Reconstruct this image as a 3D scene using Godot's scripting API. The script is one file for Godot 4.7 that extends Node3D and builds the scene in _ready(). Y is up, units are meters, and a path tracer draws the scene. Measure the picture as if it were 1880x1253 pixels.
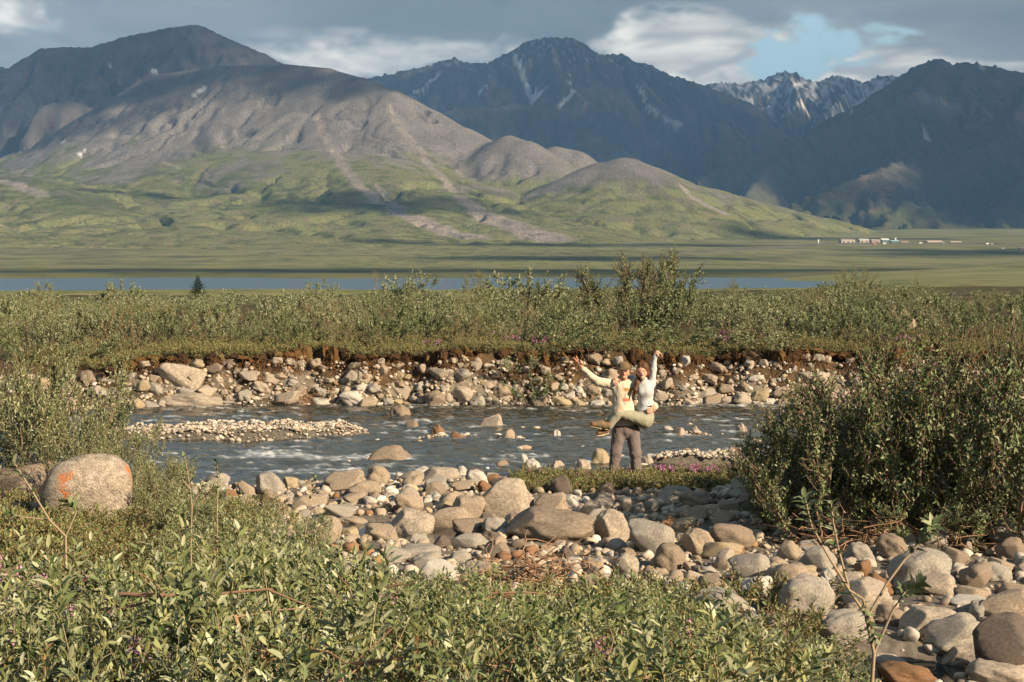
extends Node3D
# A river valley below mountains: cobble shore, willow thickets, two people by the water.
# y = 0 is the river's surface, the camera looks along -z, units are metres.

const F := 2610.0        # focal length in pixels of the 1880 x 1253 photograph
const EYE := 3.55        # height of the camera above the river
const PITCH := 0.0561    # the camera looks down by 3.2 degrees

var NS := FastNoiseLite.new()   # one octave, about one unit across
var NF := FastNoiseLite.new()   # four octaves
var NB := FastNoiseLite.new()   # billowy, for stones
var rng := RandomNumberGenerator.new()
var used := {}
var mats := {}
var tex := {}

# ------------------------------------------------------------------ helpers

func numbered(called: String) -> String:
	var n: int = used.get(called, 0)
	used[called] = n + 1
	return called if n == 0 else "%s_%03d" % [called, n]

func tag(o: Node, label: String, category: String, group := "") -> Node:
	o.set_meta("label", label)
	o.set_meta("category", category)
	if group != "":
		o.set_meta("group", group)
	return o

func kind(o: Node, k: String, label := "", category := "") -> Node:
	o.set_meta("kind", k)
	if label != "":
		o.set_meta("label", label)
	if category != "":
		o.set_meta("category", category)
	return o

func thing(called: String, at: Vector3, turn := 0.0) -> Node3D:
	var o := Node3D.new()
	o.name = numbered(called)
	add_child(o)
	o.position = at
	o.rotation.y = turn
	return o

func part(called: String, m: Mesh, mat: Material, parent: Node = null) -> MeshInstance3D:
	var o := MeshInstance3D.new()
	o.name = numbered(called) if parent == null else called
	o.mesh = m
	o.material_override = mat
	if parent == null:
		add_child(o)
	else:
		parent.add_child(o, true)
	return o

func lin(r: float, g: float, b: float) -> Color:
	return Color(r, g, b).linear_to_srgb()

func ray(px: float, py: float) -> Vector3:
	return Vector3((px - 940.0) / F, -(py - 626.5) / F, -1.0).rotated(Vector3.RIGHT, -PITCH).normalized()

# the place seen at a pixel of the photograph, at a distance straight ahead
func at(px: float, py: float, depth: float) -> Vector3:
	var r := ray(px, py)
	return Vector3(0, EYE, 0) + r * (depth / -r.z)

func on_ground(px: float, py: float) -> Vector3:
	var r := ray(px, py)
	var o := Vector3(0, EYE, 0)
	var t := 3.0
	var last := t
	while t < 400.0:
		var p := o + r * t
		if p.y < gnd(p.x, p.z):
			break
		last = t
		t += 0.15 + t * 0.004
	for i in 12:
		var mid := (last + t) * 0.5
		var p := o + r * mid
		if p.y < gnd(p.x, p.z):
			t = mid
		else:
			last = mid
	return o + r * t

func mesh_of(v: PackedVector3Array, n: PackedVector3Array, c: PackedColorArray, i: PackedInt32Array) -> ArrayMesh:
	var a := []
	a.resize(Mesh.ARRAY_MAX)
	a[Mesh.ARRAY_VERTEX] = v
	if n.size():
		a[Mesh.ARRAY_NORMAL] = n
	if c.size():
		a[Mesh.ARRAY_COLOR] = c
	a[Mesh.ARRAY_INDEX] = i
	var m := ArrayMesh.new()
	m.add_surface_from_arrays(Mesh.PRIMITIVE_TRIANGLES, a)
	return m

# a sheet over a grid of w columns and h rows (row by row, front faces up when rows run towards -z)
func sheet(v: PackedVector3Array, c: PackedColorArray, w: int, h: int) -> ArrayMesh:
	var n := PackedVector3Array()
	n.resize(v.size())
	for j in h:
		for i in w:
			var l := v[j * w + maxi(i - 1, 0)]
			var r := v[j * w + mini(i + 1, w - 1)]
			var d := v[maxi(j - 1, 0) * w + i]
			var u := v[mini(j + 1, h - 1) * w + i]
			n[j * w + i] = (r - l).cross(u - d).normalized()
	var ix := PackedInt32Array()
	ix.resize((w - 1) * (h - 1) * 6)
	var k := 0
	for j in h - 1:
		for i in w - 1:
			var a := j * w + i
			ix[k] = a; ix[k + 1] = a + w; ix[k + 2] = a + 1
			ix[k + 3] = a + 1; ix[k + 4] = a + w; ix[k + 5] = a + w + 1
			k += 6
	return mesh_of(v, n, c, ix)

func noise_texture(key: String, freq: float, octaves: int, low: float, high: float, type := FastNoiseLite.TYPE_SIMPLEX_SMOOTH, size := 512) -> NoiseTexture2D:
	if tex.has(key):
		return tex[key]
	var n := FastNoiseLite.new()
	n.noise_type = type
	n.frequency = freq
	n.seed = key.hash() % 1000
	n.fractal_octaves = octaves
	if octaves == 1:
		n.fractal_type = FastNoiseLite.FRACTAL_NONE
	var t := NoiseTexture2D.new()
	t.width = size
	t.height = size
	t.seamless = true
	t.noise = n
	var g := Gradient.new()
	g.offsets = PackedFloat32Array([0.0, 1.0])
	g.colors = PackedColorArray([Color(low, low, low), Color(high, high, high)])
	t.color_ramp = g
	tex[key] = t
	return t

func mat(key: String, c: Color, rough := 0.9, vertex := false) -> StandardMaterial3D:
	if mats.has(key):
		return mats[key]
	var m := StandardMaterial3D.new()
	m.resource_name = key
	m.albedo_color = c
	m.roughness = rough
	m.metallic_specular = 0.3
	m.vertex_color_use_as_albedo = vertex
	mats[key] = m
	return m

func ss(a: float, b: float, x: float) -> float:
	return smoothstep(a, b, x)

# ------------------------------------------------------------------ camera, sky, sun, air

var SUN := Vector3(0.70, 0.46, 0.56).normalized()   # towards the sun: behind the camera, to the right

func make_camera_and_light() -> void:
	var cam := Camera3D.new()
	cam.name = "camera"
	cam.fov = rad_to_deg(2.0 * atan(626.5 / F))
	cam.near = 0.05
	cam.far = 60000.0
	add_child(cam)
	cam.position = Vector3(0, EYE, 0)
	cam.rotation.x = -PITCH
	cam.current = true
	var sun := DirectionalLight3D.new()
	sun.name = "sun"
	sun.light_energy = 1.55
	sun.light_color = Color(1.0, 0.905, 0.775)
	sun.light_angular_distance = 0.6
	sun.shadow_enabled = true
	add_child(sun)
	sun.look_at_from_position(SUN * 100.0, Vector3.ZERO)
	var env := Environment.new()
	env.background_mode = Environment.BG_SKY
	var sky := Sky.new()
	var pm := PanoramaSkyMaterial.new()
	pm.panorama = sky_texture()
	sky.sky_material = pm
	env.sky = sky
	env.background_energy_multiplier = 0.7
	env.tonemap_mode = Environment.TONE_MAPPER_LINEAR
	env.tonemap_exposure = 2.45
	env.fog_enabled = true
	env.fog_density = 0.000036
	env.fog_light_color = Color(0.52, 0.74, 0.98)
	env.sdfgi_enabled = true
	env.ssao_enabled = true
	env.ssil_enabled = true
	var we := WorldEnvironment.new()
	we.name = "environment"
	we.environment = env
	add_child(we)

func blob(az: float, el: float, a0: float, e0: float, wa: float, we: float) -> float:
	var da := (az - a0) / wa
	var de := (el - e0) / we
	return maxf(0.0, 1.0 - da * da - de * de)

# colour of the sky (linear) at an azimuth (0 ahead, + right) and elevation, in degrees
func sky_color(az: float, el: float) -> Color:
	var ca := deg_to_rad(az)
	# cloud sheets lie flat overhead and crowd together towards the horizon
	var e := maxf(sin(deg_to_rad(el)), 0.0) + 0.07
	var px := sin(ca) * cos(deg_to_rad(el)) / e
	var pz := cos(ca) * cos(deg_to_rad(el)) / e
	var warp := NF.get_noise_2d(px * 0.9 + 31.0, pz * 0.9)
	var a := NF.get_noise_2d(px * 0.28 + warp * 0.35, pz * 0.28 + 7.0)
	var b := NF.get_noise_2d(px * 0.85 + 50.0 + warp * 0.4, pz * 0.85)
	var fine := NF.get_noise_2d(az * 0.22 + warp, el * 0.5 + 90.0)
	var rag := NF.get_noise_2d(az * 0.45 + warp, el * 1.4 + 20.0) + 0.35 * NF.get_noise_2d(az * 1.5 + 9.0, el * 4.5)
	var cover := 0.85 + a * 1.3 + b * 0.6 + fine * 0.2
	# the gap of blue and the lit cumulus to the right of the centre
	var g := blob(az + fine * 2.0, el + warp * 0.7, 12.0, 8.3, 3.3, 1.55) + blob(az + fine, el + b * 0.6, 9.6, 7.2, 2.6, 1.7) * 0.7
	var inview := blob(az, el, 0.0, 4.0, 34.0, 14.0)
	cover = lerpf(cover, 1.0 + a * 0.3, clampf(inview * 2.0, 0.0, 1.0)) - g * 1.6 + rag * 0.9 * clampf(g * 3.0, 0.0, 1.0)
	var lit := clampf(0.5 + b * 0.7 + fine * 0.35, 0.0, 1.0)
	var puff := blob(az + fine * 1.6, el + b * 0.8, 6.6, 7.1, 3.8, 2.9) + blob(az + fine * 1.2, el + b * 0.5, 14.4, 7.0, 3.4, 1.35) + blob(az + b, el + fine, 18.0, 6.8, 5.0, 1.2) * 0.6 + blob(az + fine, el + rag * 0.3, 10.4, 8.9, 2.0, 0.45) * 0.5
	puff += blob(az + b * 2.0, el + fine * 0.8, -5.5, 8.0, 7.5, 1.1) * 0.55 + blob(az + fine * 2.0, el + b, -20.0, 9.3, 2.8, 1.0) * 0.7
	puff = maxf(0.0, puff + rag * 0.45 * clampf(puff * 4.0, 0.0, 1.0))
	cover += puff * 1.8
	var dark := blob(az + b * 4.0, el + warp * 0.6, -2.0, 9.7, 9.0, 2.0) * 0.75 + blob(az, el + fine, 8.0, 11.4, 14.0, 1.6) * 0.5 + blob(az, el, 21.0, 8.6, 4.0, 1.6) * 0.5
	var blue := Color(0.30, 0.43, 0.48).lerp(Color(0.10, 0.22, 0.40), ss(8.0, 60.0, el))
	var grey := Color(0.155, 0.183, 0.195).lerp(Color(0.24, 0.265, 0.272), lit)
	grey = grey.lerp(Color(0.095, 0.13, 0.15), clampf(dark, 0.0, 1.0))
	grey = grey.lerp(Color(0.66, 0.63, 0.56).lerp(Color(0.32, 0.33, 0.32), clampf(0.5 - fine * 1.6, 0.0, 1.0)), clampf(puff * 1.5, 0.0, 1.0))
	return blue.lerp(grey, ss(-0.25, 0.85, cover))

func sky_texture() -> ImageTexture:
	var w := 640
	var im := Image.create(w, 320, false, Image.FORMAT_RGB8)
	for j in 164:
		var el := 90.0 - (j + 0.5) / 320.0 * 180.0
		for i in w:
			im.set_pixel(i, j, sky_color(wrapf((i + 0.5) / w * 360.0, -180.0, 180.0), el).linear_to_srgb())
	im.fill_rect(Rect2i(0, 164, w, 156), Color(0.36, 0.37, 0.33))
	im.resize(4096, 2048, Image.INTERPOLATE_CUBIC)
	# the same sky again, finer, where the picture is taken
	for j in range(850, 1030):
		var el := 90.0 - (j + 0.5) / 2048.0 * 180.0
		for i in range(-288, 288):
			im.set_pixel(posmod(i, 4096), j, sky_color((i + 0.5) / 4096.0 * 360.0, el).linear_to_srgb())
	return ImageTexture.create_from_image(im)

# Unseen clouds above the view, placed and tuned to shade mountains and valley.
func make_unseen_clouds() -> void:
	var m := mat("cloud", lin(0.8, 0.8, 0.8), 1.0)
	m.transparency = BaseMaterial3D.TRANSPARENCY_ALPHA
	m.albedo_color.a = 0.35
	var thin := mat("thin_cloud", lin(0.8, 0.8, 0.8), 1.0)
	thin.transparency = BaseMaterial3D.TRANSPARENCY_ALPHA
	thin.albedo_color.a = 0.22
	var mid := mat("grey_cloud", lin(0.8, 0.8, 0.8), 1.0)
	mid.transparency = BaseMaterial3D.TRANSPARENCY_ALPHA
	mid.albedo_color.a = 0.3
	var veil := mat("cloud_veil", lin(0.8, 0.8, 0.8), 1.0)
	veil.transparency = BaseMaterial3D.TRANSPARENCY_ALPHA
	veil.albedo_color.a = 0.17
	# [place shaded on the ground: x, z, y; half-lengths across and along; height of the cloud]
	var shades := [
		["L", -3000, -9000, 900, 2300, 2000], ["V", -200, -12500, 1100, 2600, 2200], ["M", 3000, -11500, 900, 2600, 2600],
		["M", 3600, -15000, 1300, 2300, 1500], ["M", 200, -10200, 800, 1500, 700], ["M", 2600, -8200, 400, 1500, 1500], ["M", 4400, -8000, 500, 1500, 1900], ["M", 1300, -9300, 250, 1100, 900], ["M", 300, -9500, 500, 1300, 700],
		["M", 2700, -6900, 200, 1500, 700], ["M", 1700, -7900, 250, 800, 700], ["M", 4200, -7000, 200, 1000, 800], ["M", 1150, -8500, 350, 800, 800], ["L", 1900, -6500, 150, 900, 500], ["H", -1350, -5950, 650, 560, 380], ["H", -500, -5750, 660, 460, 260],
		["H", -350, -4300, 180, 420, 190], ["H", 150, -3500, 40, 600, 130], ["H", 900, -4200, 70, 380, 150],
		["H", -1250, -4600, 200, 230, 90],
		["V", -1000, -1620, -8, 520, 110], ["V", -100, -1630, -8, 520, 115], ["V", 750, -1640, -8, 480, 120], ["V", 1000, -2950, 20, 420, 220], ["V", 150, -2600, 10, 330, 120],
	]
	for s in shades:
		var y: float = 3100.0
		var o := Vector3(s[1], s[3], s[2]) + SUN * ((y - float(s[3])) / SUN.y)
		var r := RandomNumberGenerator.new()
		r.seed = int(o.x * 7.0 + o.z)
		var rx: float = s[4]
		var rz: float = s[5]
		var v := PackedVector3Array()
		var ix := PackedInt32Array()
		var sphere := ico(2)
		var mean := minf(rx, rz) * 0.31 + 15.0
		var puffs := int(clampf(2.6 * rx * rz / (mean * mean), 24.0, 170.0))
		for k in puffs:
			var ang := r.randf() * TAU
			var q := sqrt((k + 0.5) / puffs)
			var size := minf(rx, rz) * lerpf(0.42, 0.2, q) * r.randf_range(0.7, 1.25) + 15.0
			var c := Vector3(cos(ang) * q * rx, r.randf_range(-0.2, 0.2) * size, sin(ang) * q * rz)
			var first := v.size()
			for p: Vector3 in sphere[0]:
				v.append(c + p * Vector3(1.0, 0.5, 1.0) * size * (1.0 + 0.35 * NS.get_noise_3dv(p * 1.3 + c * 0.01)))
			for t: int in sphere[1]:
				ix.append(first + t)
		var n := PackedVector3Array()
		var cl := part("cloud", mesh_of(v, n, PackedColorArray(), ix), {"M": m, "L": veil, "V": mid, "H": thin}[s[0]])
		cl.position = o
		kind(cl, "structure")

# ------------------------------------------------------------------ ground

func near_edge(x: float) -> float:
	return 22.6 + 0.10 * x + 0.5 * NS.get_noise_1d(x * 0.5 + 3.0) + 0.2 * NS.get_noise_1d(x * 1.7)

func far_edge(x: float) -> float:
	return 35.1 + 0.35 * NS.get_noise_1d(x * 0.35 + 40.0) + 0.12 * NS.get_noise_1d(x * 1.3) - 1.1 * ss(-7.0, -12.0, x)

func bank_top(x: float) -> float:
	return 1.18 + 0.16 * NS.get_noise_1d(x * 0.3 + 11.0) + 0.07 * NS.get_noise_1d(x * 1.1) - 0.35 * ss(-6.5, -11.0, x)

func bank_width(x: float) -> float:
	return 0.75 + 0.25 * NS.get_noise_1d(x * 0.45 + 77.0) + 2.4 * ss(-7.5, -12.0, x)

# the two shallow pools among the boulders: x, z, half-lengths, water level
var POOLS := [[-1.62, -17.0, 1.15, 0.62, 0.30], [2.85, -10.35, 0.75, 0.42, 0.50], [-0.75, -16.3, 0.5, 0.4, 0.31]]

func gnd(x: float, z: float) -> float:
	var d := -z
	if d < 24.5:
		var e := near_edge(x) - d
		var y := 0.0
		if e < 0.0:
			y = maxf(e * 0.35, -0.35)
		else:
			y = 0.16 * ss(0.0, 1.2, e) + 0.17 * ss(1.0, 5.5, e) + 0.28 * ss(5.0, 12.5, e) + 0.05 * NS.get_noise_2d(x * 0.9, z * 0.9) * ss(0.0, 1.5, e)
		# the near bank on which the photographer stands, lower on the right
		var right := ss(0.10, 0.24, x / maxf(d, 1.0)) * ss(5.0, 8.0, d)
		y += 1.25 * ss(11.5, 4.0, d) * (1.0 - 0.9 * right)
		y += 0.45 * ss(-2.6, -5.0, x) * ss(19.0, 12.0, d)
		y += 0.25 * ss(2.5, 5.0, x) * ss(14.0, 18.0, d) * ss(23.0, 20.0, d)
		for p: Array in POOLS:
			var q := Vector2((x - float(p[0])) / float(p[2]), (z - float(p[1])) / float(p[3])).length()
			y = lerpf(minf(y, float(p[4]) - 0.09), y, ss(0.6, 1.25, q))
		return y
	var fe := far_edge(x)
	if d < fe:
		var y := -0.35 + 0.32 * ss(fe - 0.8, fe, d)
		# gravel bars in mid-stream
		var bar := blob(x, -d, -5.6 + 0.1 * NS.get_noise_1d(d), -28.9 - 0.1 * (x + 5.6), 3.3, 1.15) + 0.35 * blob(x, -d, -0.9, -28.6, 2.2, 0.8) + 0.36 * blob(x, -d, 3.9, -29.1, 1.5, 0.4) + 0.95 * blob(x, -d, 4.0, -24.4, 2.2, 1.2)
		return y + clampf(bar, 0.0, 0.5) * 1.06 + 0.06 * NS.get_noise_2d(x * 1.5, d * 1.5)
	var bw := bank_width(x)
	var top := bank_top(x)
	if d < fe + bw:
		var t := (d - fe) / bw
		return lerpf(-0.05, top, pow(t, 0.8)) - 0.02
	var u := d - fe - bw
	var y := top + 0.1 * ss(0.0, 3.0, u) + 0.18 * NS.get_noise_2d(x * 0.12, z * 0.12) * ss(1.0, 8.0, u) + 0.05 * NS.get_noise_2d(x * 0.6, z * 0.6) * ss(0.5, 2.0, u)
	y += 0.5 * ss(0.13, 0.3, x / d) * ss(2.0, 18.0, u)
	y -= 0.75 * ss(20.0, 110.0, u)
	if d < 110.0:
		return y
	# the valley: down to the lake, across, and slowly up to the foot of the hills
	y = lerpf(y, -9.0, ss(110.0, 560.0, d))
	y -= 8.0 * ss(620.0, 760.0, d + 40.0 * NS.get_noise_2d(x * 0.006, z * 0.004)) * (1.0 - ss(215.0, 330.0, x + 60.0 * NS.get_noise_1d(z * 0.008)))
	y += 8.0 * ss(1400.0, 1512.0, d + 50.0 * NS.get_noise_2d(x * 0.004, 9.0)) * (1.0 - ss(215.0, 330.0, x + 60.0 * NS.get_noise_1d(z * 0.008)))
	y += ss(1500.0, 1800.0, d) * 4.0 + maxf(0.0, d - 1700.0) * 0.0045 + maxf(0.0, d - 2300.0) * 0.0335
	y += 2.5 * NF.get_noise_2d(x * 0.004, z * 0.004) * ss(1300.0, 2200.0, d)
	y += 15.0 * exp(-pow((x - 590.0) / 150.0, 2.0) - pow((d - 1420.0) / 150.0, 2.0))
	return y

func ground_color(x: float, z: float) -> Color:
	var d := -z
	var n := NF.get_noise_2d(x * 0.7, z * 0.7)
	var f := NF.get_noise_2d(x * 5.0, z * 5.0)
	if d < 24.5:
		var e := near_edge(x) - d
		var sand := Color(0.17, 0.145, 0.115).lerp(Color(0.24, 0.205, 0.165), clampf(0.5 + f, 0.0, 1.0))
		var right := ss(0.06, 0.16, x / maxf(d, 1.0)) * ss(5.0, 8.0, d)
		var soil := Color(0.06, 0.055, 0.03).lerp(Color(0.05, 0.06, 0.022), clampf(0.5 + n * 1.5, 0.0, 1.0))
		var veg := ss(12.5, 10.0, d + n * 2.0) * (1.0 - right)
		veg = maxf(veg, ss(-2.8, -3.8, x + n) * ss(22.5, 20.0, d))
		veg = maxf(veg, ss(2.6, 3.8, x + n) * ss(14.5, 16.0, d) * ss(23.5, 22.5, d) * 0.9)
		veg = maxf(veg, blob(x, z, 2.6, -21.2, 2.3, 1.0) * 2.0)
		return sand.lerp(soil, clampf(veg, 0.0, 1.0))
	var fe := far_edge(x)
	if d < fe:
		return Color(0.13, 0.115, 0.09).lerp(Color(0.2, 0.175, 0.14), clampf(0.5 + f, 0.0, 1.0))
	if d < fe + bank_width(x):
		return Color(0.10, 0.075, 0.05)
	if d < 150.0:
		var c := Color(0.075, 0.07, 0.034).lerp(Color(0.055, 0.065, 0.024), clampf(0.5 + n * 1.6, 0.0, 1.0))
		return c.lerp(Color(0.13, 0.085, 0.045), clampf(NS.get_noise_2d(x * 0.25, z * 0.25) * 0.8, 0.0, 1.0))
	var m := NF.get_noise_2d(x * 0.006, z * 0.013)
	var k := NF.get_noise_2d(x * 0.02, z * 0.06)
	var c := Color(0.195, 0.215, 0.08).lerp(Color(0.26, 0.25, 0.11), clampf(0.5 + m * 1.6, 0.0, 1.0))
	c = c.lerp(Color(0.06, 0.072, 0.028), clampf(k * 2.2 - 0.2, 0.0, 0.6))
	c = c.lerp(Color(0.055, 0.062, 0.025), ss(0.16, 0.26, NF.get_noise_2d(x * 0.0015 + 5.0, z * 0.006)) * ss(1300.0, 1500.0, d) * 0.45)
	if d > 1430.0 and d < 1560.0:  # dark strip on the far lake shore: cloud shade painted into the ground
		c = c.lerp(Color(0.10, 0.1, 0.04), 0.6)
	return c

# a gravel strip laid on the valley floor along a line of points (x, z)
func strip(called: String, pts: Array, half: float, lift: float) -> void:
	var curve := Curve2D.new()
	for q: Vector2 in pts:
		curve.add_point(q)
	var l := curve.get_baked_length()
	var n := int(l / 25.0) + 2
	var v := PackedVector3Array()
	var c := PackedColorArray()
	var w := 5
	for j in w:
		for i in n:
			var t := l * i / (n - 1.0)
			var q := curve.sample_baked(t)
			var q2 := curve.sample_baked(minf(t + 5.0, l))
			var q1 := curve.sample_baked(maxf(t - 5.0, 0.0))
			var side := (q2 - q1).normalized().orthogonal()
			if side.y > 0.0:
				side = -side
			var u := j / (w - 1.0) * 2.0 - 1.0
			var r := q + side * half * u * (1.0 + 0.3 * NS.get_noise_1d(t * 0.01 + j))
			v.append(Vector3(r.x, maxf(gnd(r.x, r.y), gnd(q.x, q.y) - 1.0) + (lift if absf(u) < 0.9 else -1.0), r.y))
			c.append(Color(0.2, 0.175, 0.145).lerp(Color(0.14, 0.125, 0.1), clampf(0.5 + NF.get_noise_2d(r.x * 0.02, r.y * 0.02) * 1.5, 0.0, 1.0)))
	kind(part(called, sheet(v, c, n, w), mats["ground"]), "structure")

func make_roads() -> void:
	strip("road", [Vector2(330, -2900), Vector2(480, -3060), Vector2(640, -3330), Vector2(790, -3600), Vector2(980, -3640), Vector2(1300, -3560)], 26.0, 1.5)
	strip("gravel_pad", [Vector2(820, -3690), Vector2(1000, -3700), Vector2(1250, -3690)], 60.0, 0.8)

func make_ground() -> void:
	var xs := PackedFloat32Array()
	var x := 0.0
	var step := 0.2
	while x < 9000.0:
		xs.append(x)
		if x > 9.0:
			step *= 1.05
		x += minf(step, 0.2 + x * 0.075)
	var all := PackedFloat32Array()
	for i in range(xs.size() - 1, 0, -1):
		all.append(-xs[i])
	all.append_array(xs)
	var zs := PackedFloat32Array()
	var d := -4.0
	while d < 9000.0:
		zs.append(-d)
		if d < 33.5:
			d += 0.2
		elif d < 38.0:
			d += 0.12
		else:
			d += maxf(0.12 + (d - 38.0) * 0.05, 0.12) if d < 60.0 else d * 0.018
	var w := all.size()
	var h := zs.size()
	var v := PackedVector3Array()
	var c := PackedColorArray()
	v.resize(w * h)
	c.resize(w * h)
	for j in h:
		for i in w:
			v[j * w + i] = Vector3(all[i], gnd(all[i], zs[j]), zs[j])
			c[j * w + i] = ground_color(all[i], zs[j])
	var m := mat("ground", Color.WHITE, 1.0, true)
	m.albedo_texture = noise_texture("grain", 0.03, 4, 0.55, 1.0)
	m.uv1_triplanar = true
	m.uv1_world_triplanar = true
	m.uv1_scale = Vector3.ONE * 0.8
	kind(part("ground", sheet(v, c, w, h), m), "structure")

func make_lake() -> void:
	var v := PackedVector3Array()
	var w := 90
	var h := 120
	for j in h:
		for i in w:
			var x := -3600.0 + 4300.0 * i / (w - 1.0)
			var z := -600.0 - 960.0 * j / (h - 1.0)
			v.append(Vector3(x, -13.6, z))
	var m := mat("lake_water", lin(0.035, 0.075, 0.115), 0.28)
	m.metallic_specular = 0.5
	kind(part("lake", sheet(v, PackedColorArray(), w, h), m), "structure")

# ------------------------------------------------------------------ mountains

# A mountain is a set of ridge lines; its flanks fall away from the nearest of them, cut by gullies that run downhill.
# ridge: points [px, py, distance] on the photograph's skyline, reach of the flank, its curve
func ridge(points: Array, reach: float, curve: float, soft := 25.0, round_ := 0.0) -> Dictionary:
	var p := PackedVector3Array()
	var run := PackedFloat32Array()
	var s := 0.0
	for i in points.size():
		var q := at(points[i][0], points[i][1], points[i][2])
		if i > 0:
			s += Vector2(q.x, q.z).distance_to(Vector2(p[i - 1].x, p[i - 1].z))
		p.append(q)
		run.append(s)
	var p2 := PackedVector2Array()
	var hs := PackedFloat32Array()
	for q in p:
		p2.append(Vector2(q.x, q.z))
		hs.append(q.y)
	var box := Rect2(p2[0], Vector2.ZERO)
	for q in p2:
		box = box.expand(q)
	return {"p2": p2, "h": hs, "s": run, "reach": reach, "curve": curve, "box": box.grow(reach), "soft": soft, "round": round_}

# (height, way along the ridge, way down the flank)
func flank(rs: Array, x: float, z: float, amp: float, wave: float, jag: float) -> Vector3:
	var best := -60.0
	var top := -1e9
	var bs := 0.0
	var bu := 1.0
	var q := Vector2(x, z)
	for k in rs.size():
		var r: Dictionary = rs[k]
		var box: Rect2 = r.box
		if not box.has_point(q):
			continue
		var p: PackedVector2Array = r.p2
		var hs: PackedFloat32Array = r.h
		var run: PackedFloat32Array = r.s
		var reach: float = r.reach
		var mine := -1e9
		var ms := 0.0
		var mu := 1.0
		var near := reach * reach
		var curve: float = r.curve
		var round: float = r.round
		for i in p.size() - 1:
			var a := p[i]
			var ab := p[i + 1] - a
			var aq := q - a
			var t := clampf(aq.dot(ab) / ab.length_squared(), 0.0, 1.0)
			var dd := (aq - ab * t).length_squared()
			if dd > near:
				continue
			var u := sqrt(dd / (reach * reach) + round * round) - round
			var hh := -60.0 + (lerpf(hs[i], hs[i + 1], t) + 60.0) * pow(1.0 - u, curve)
			if hh > mine:
				mine = hh
				ms = run[i] + t * ab.length() + k * 1777.0
				mu = u
		if mine < -1000.0:
			continue
		if mine > top:
			top = mine
			bs = ms
			bu = mu
		var kk: float = r.soft
		var e := clampf(0.5 + 0.5 * (mine - best) / kk, 0.0, 1.0)
		best = lerpf(best, mine, e) + kk * e * (1.0 - e)
	if top < -1000.0:
		return Vector3(-60, 0, 1)
	var wob := NF.get_noise_2d(x * 0.0016, z * 0.0016)
	var g := absf(NS.get_noise_2d(bs / wave + wob * 1.3, bu * 0.8)) * 1.5
	var g2 := absf(NS.get_noise_2d(bs / wave * 2.7 + wob * 2.2 + 40.0, bu * 1.4)) * 1.5
	var deep := ss(0.01, 0.22, bu) * (1.0 - bu) * (1.0 - bu * 0.5)
	best -= amp * deep * (pow(1.0 - minf(g, 1.0), 2.0) + 0.4 * pow(1.0 - minf(g2, 1.0), 2.0))
	best += amp * 0.3 * wob * ss(0.03, 0.2, bu) * (1.0 - bu)
	if jag > 0.0:
		best += jag * (absf(NS.get_noise_2d(x * 0.012, z * 0.012)) + 0.5 * NS.get_noise_2d(x * 0.03, z * 0.03) - 0.3) * (1.0 - bu)
	return Vector3(best, bs, bu)

# where the line of sight through a pixel meets a mountain
func on_flank(rs: Array, o: Dictionary, px: float, py: float) -> Vector3:
	var r := ray(px, py)
	var t: float = o.from
	while t < float(o.to):
		var p := Vector3(0, EYE, 0) + r * t
		if p.y < flank(rs, p.x, p.z, o.amp, o.wave, o.jag).x:
			return p
		t += 25.0
	return Vector3(0, EYE, 0) + r * t

# lines of loose stone or snow, found on the slope where the photograph shows them: [half-width in metres at the start and end, pixels ...]
func streaks(rs: Array, o: Dictionary, lines: Array) -> Array:
	var out := []
	for l: Array in lines:
		var p := PackedVector2Array()
		for i in range(2, l.size()):
			var q := on_flank(rs, o, l[i][0], l[i][1])
			p.append(Vector2(q.x, q.z))
		var box := Rect2(p[0], Vector2.ZERO)
		for q in p:
			box = box.expand(q)
		out.append([float(l[0]), float(l[1]), p, box.grow(maxf(l[0], l[1]) * 1.2 + 20.0)])
	return out

func streak_at(st: Array, x: float, z: float) -> float:
	var best := 0.0
	var q := Vector2(x, z)
	q += Vector2(NF.get_noise_2d(x * 0.02, z * 0.02), NF.get_noise_2d(x * 0.02 + 50.0, z * 0.02)) * 16.0
	for s: Array in st:
		if not (s[3] as Rect2).has_point(q):
			continue
		var p: PackedVector2Array = s[2]
		var n := p.size() - 1
		for i in n:
			var c := Geometry2D.get_closest_point_to_segment(q, p[i], p[i + 1])
			var along := (i + (c - p[i]).length() / maxf((p[i + 1] - p[i]).length(), 1.0)) / n
			var w := lerpf(s[0], s[1], along)
			best = maxf(best, 1.0 - ss(0.55, 1.1, c.distance_to(q) / w))
	return best

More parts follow.
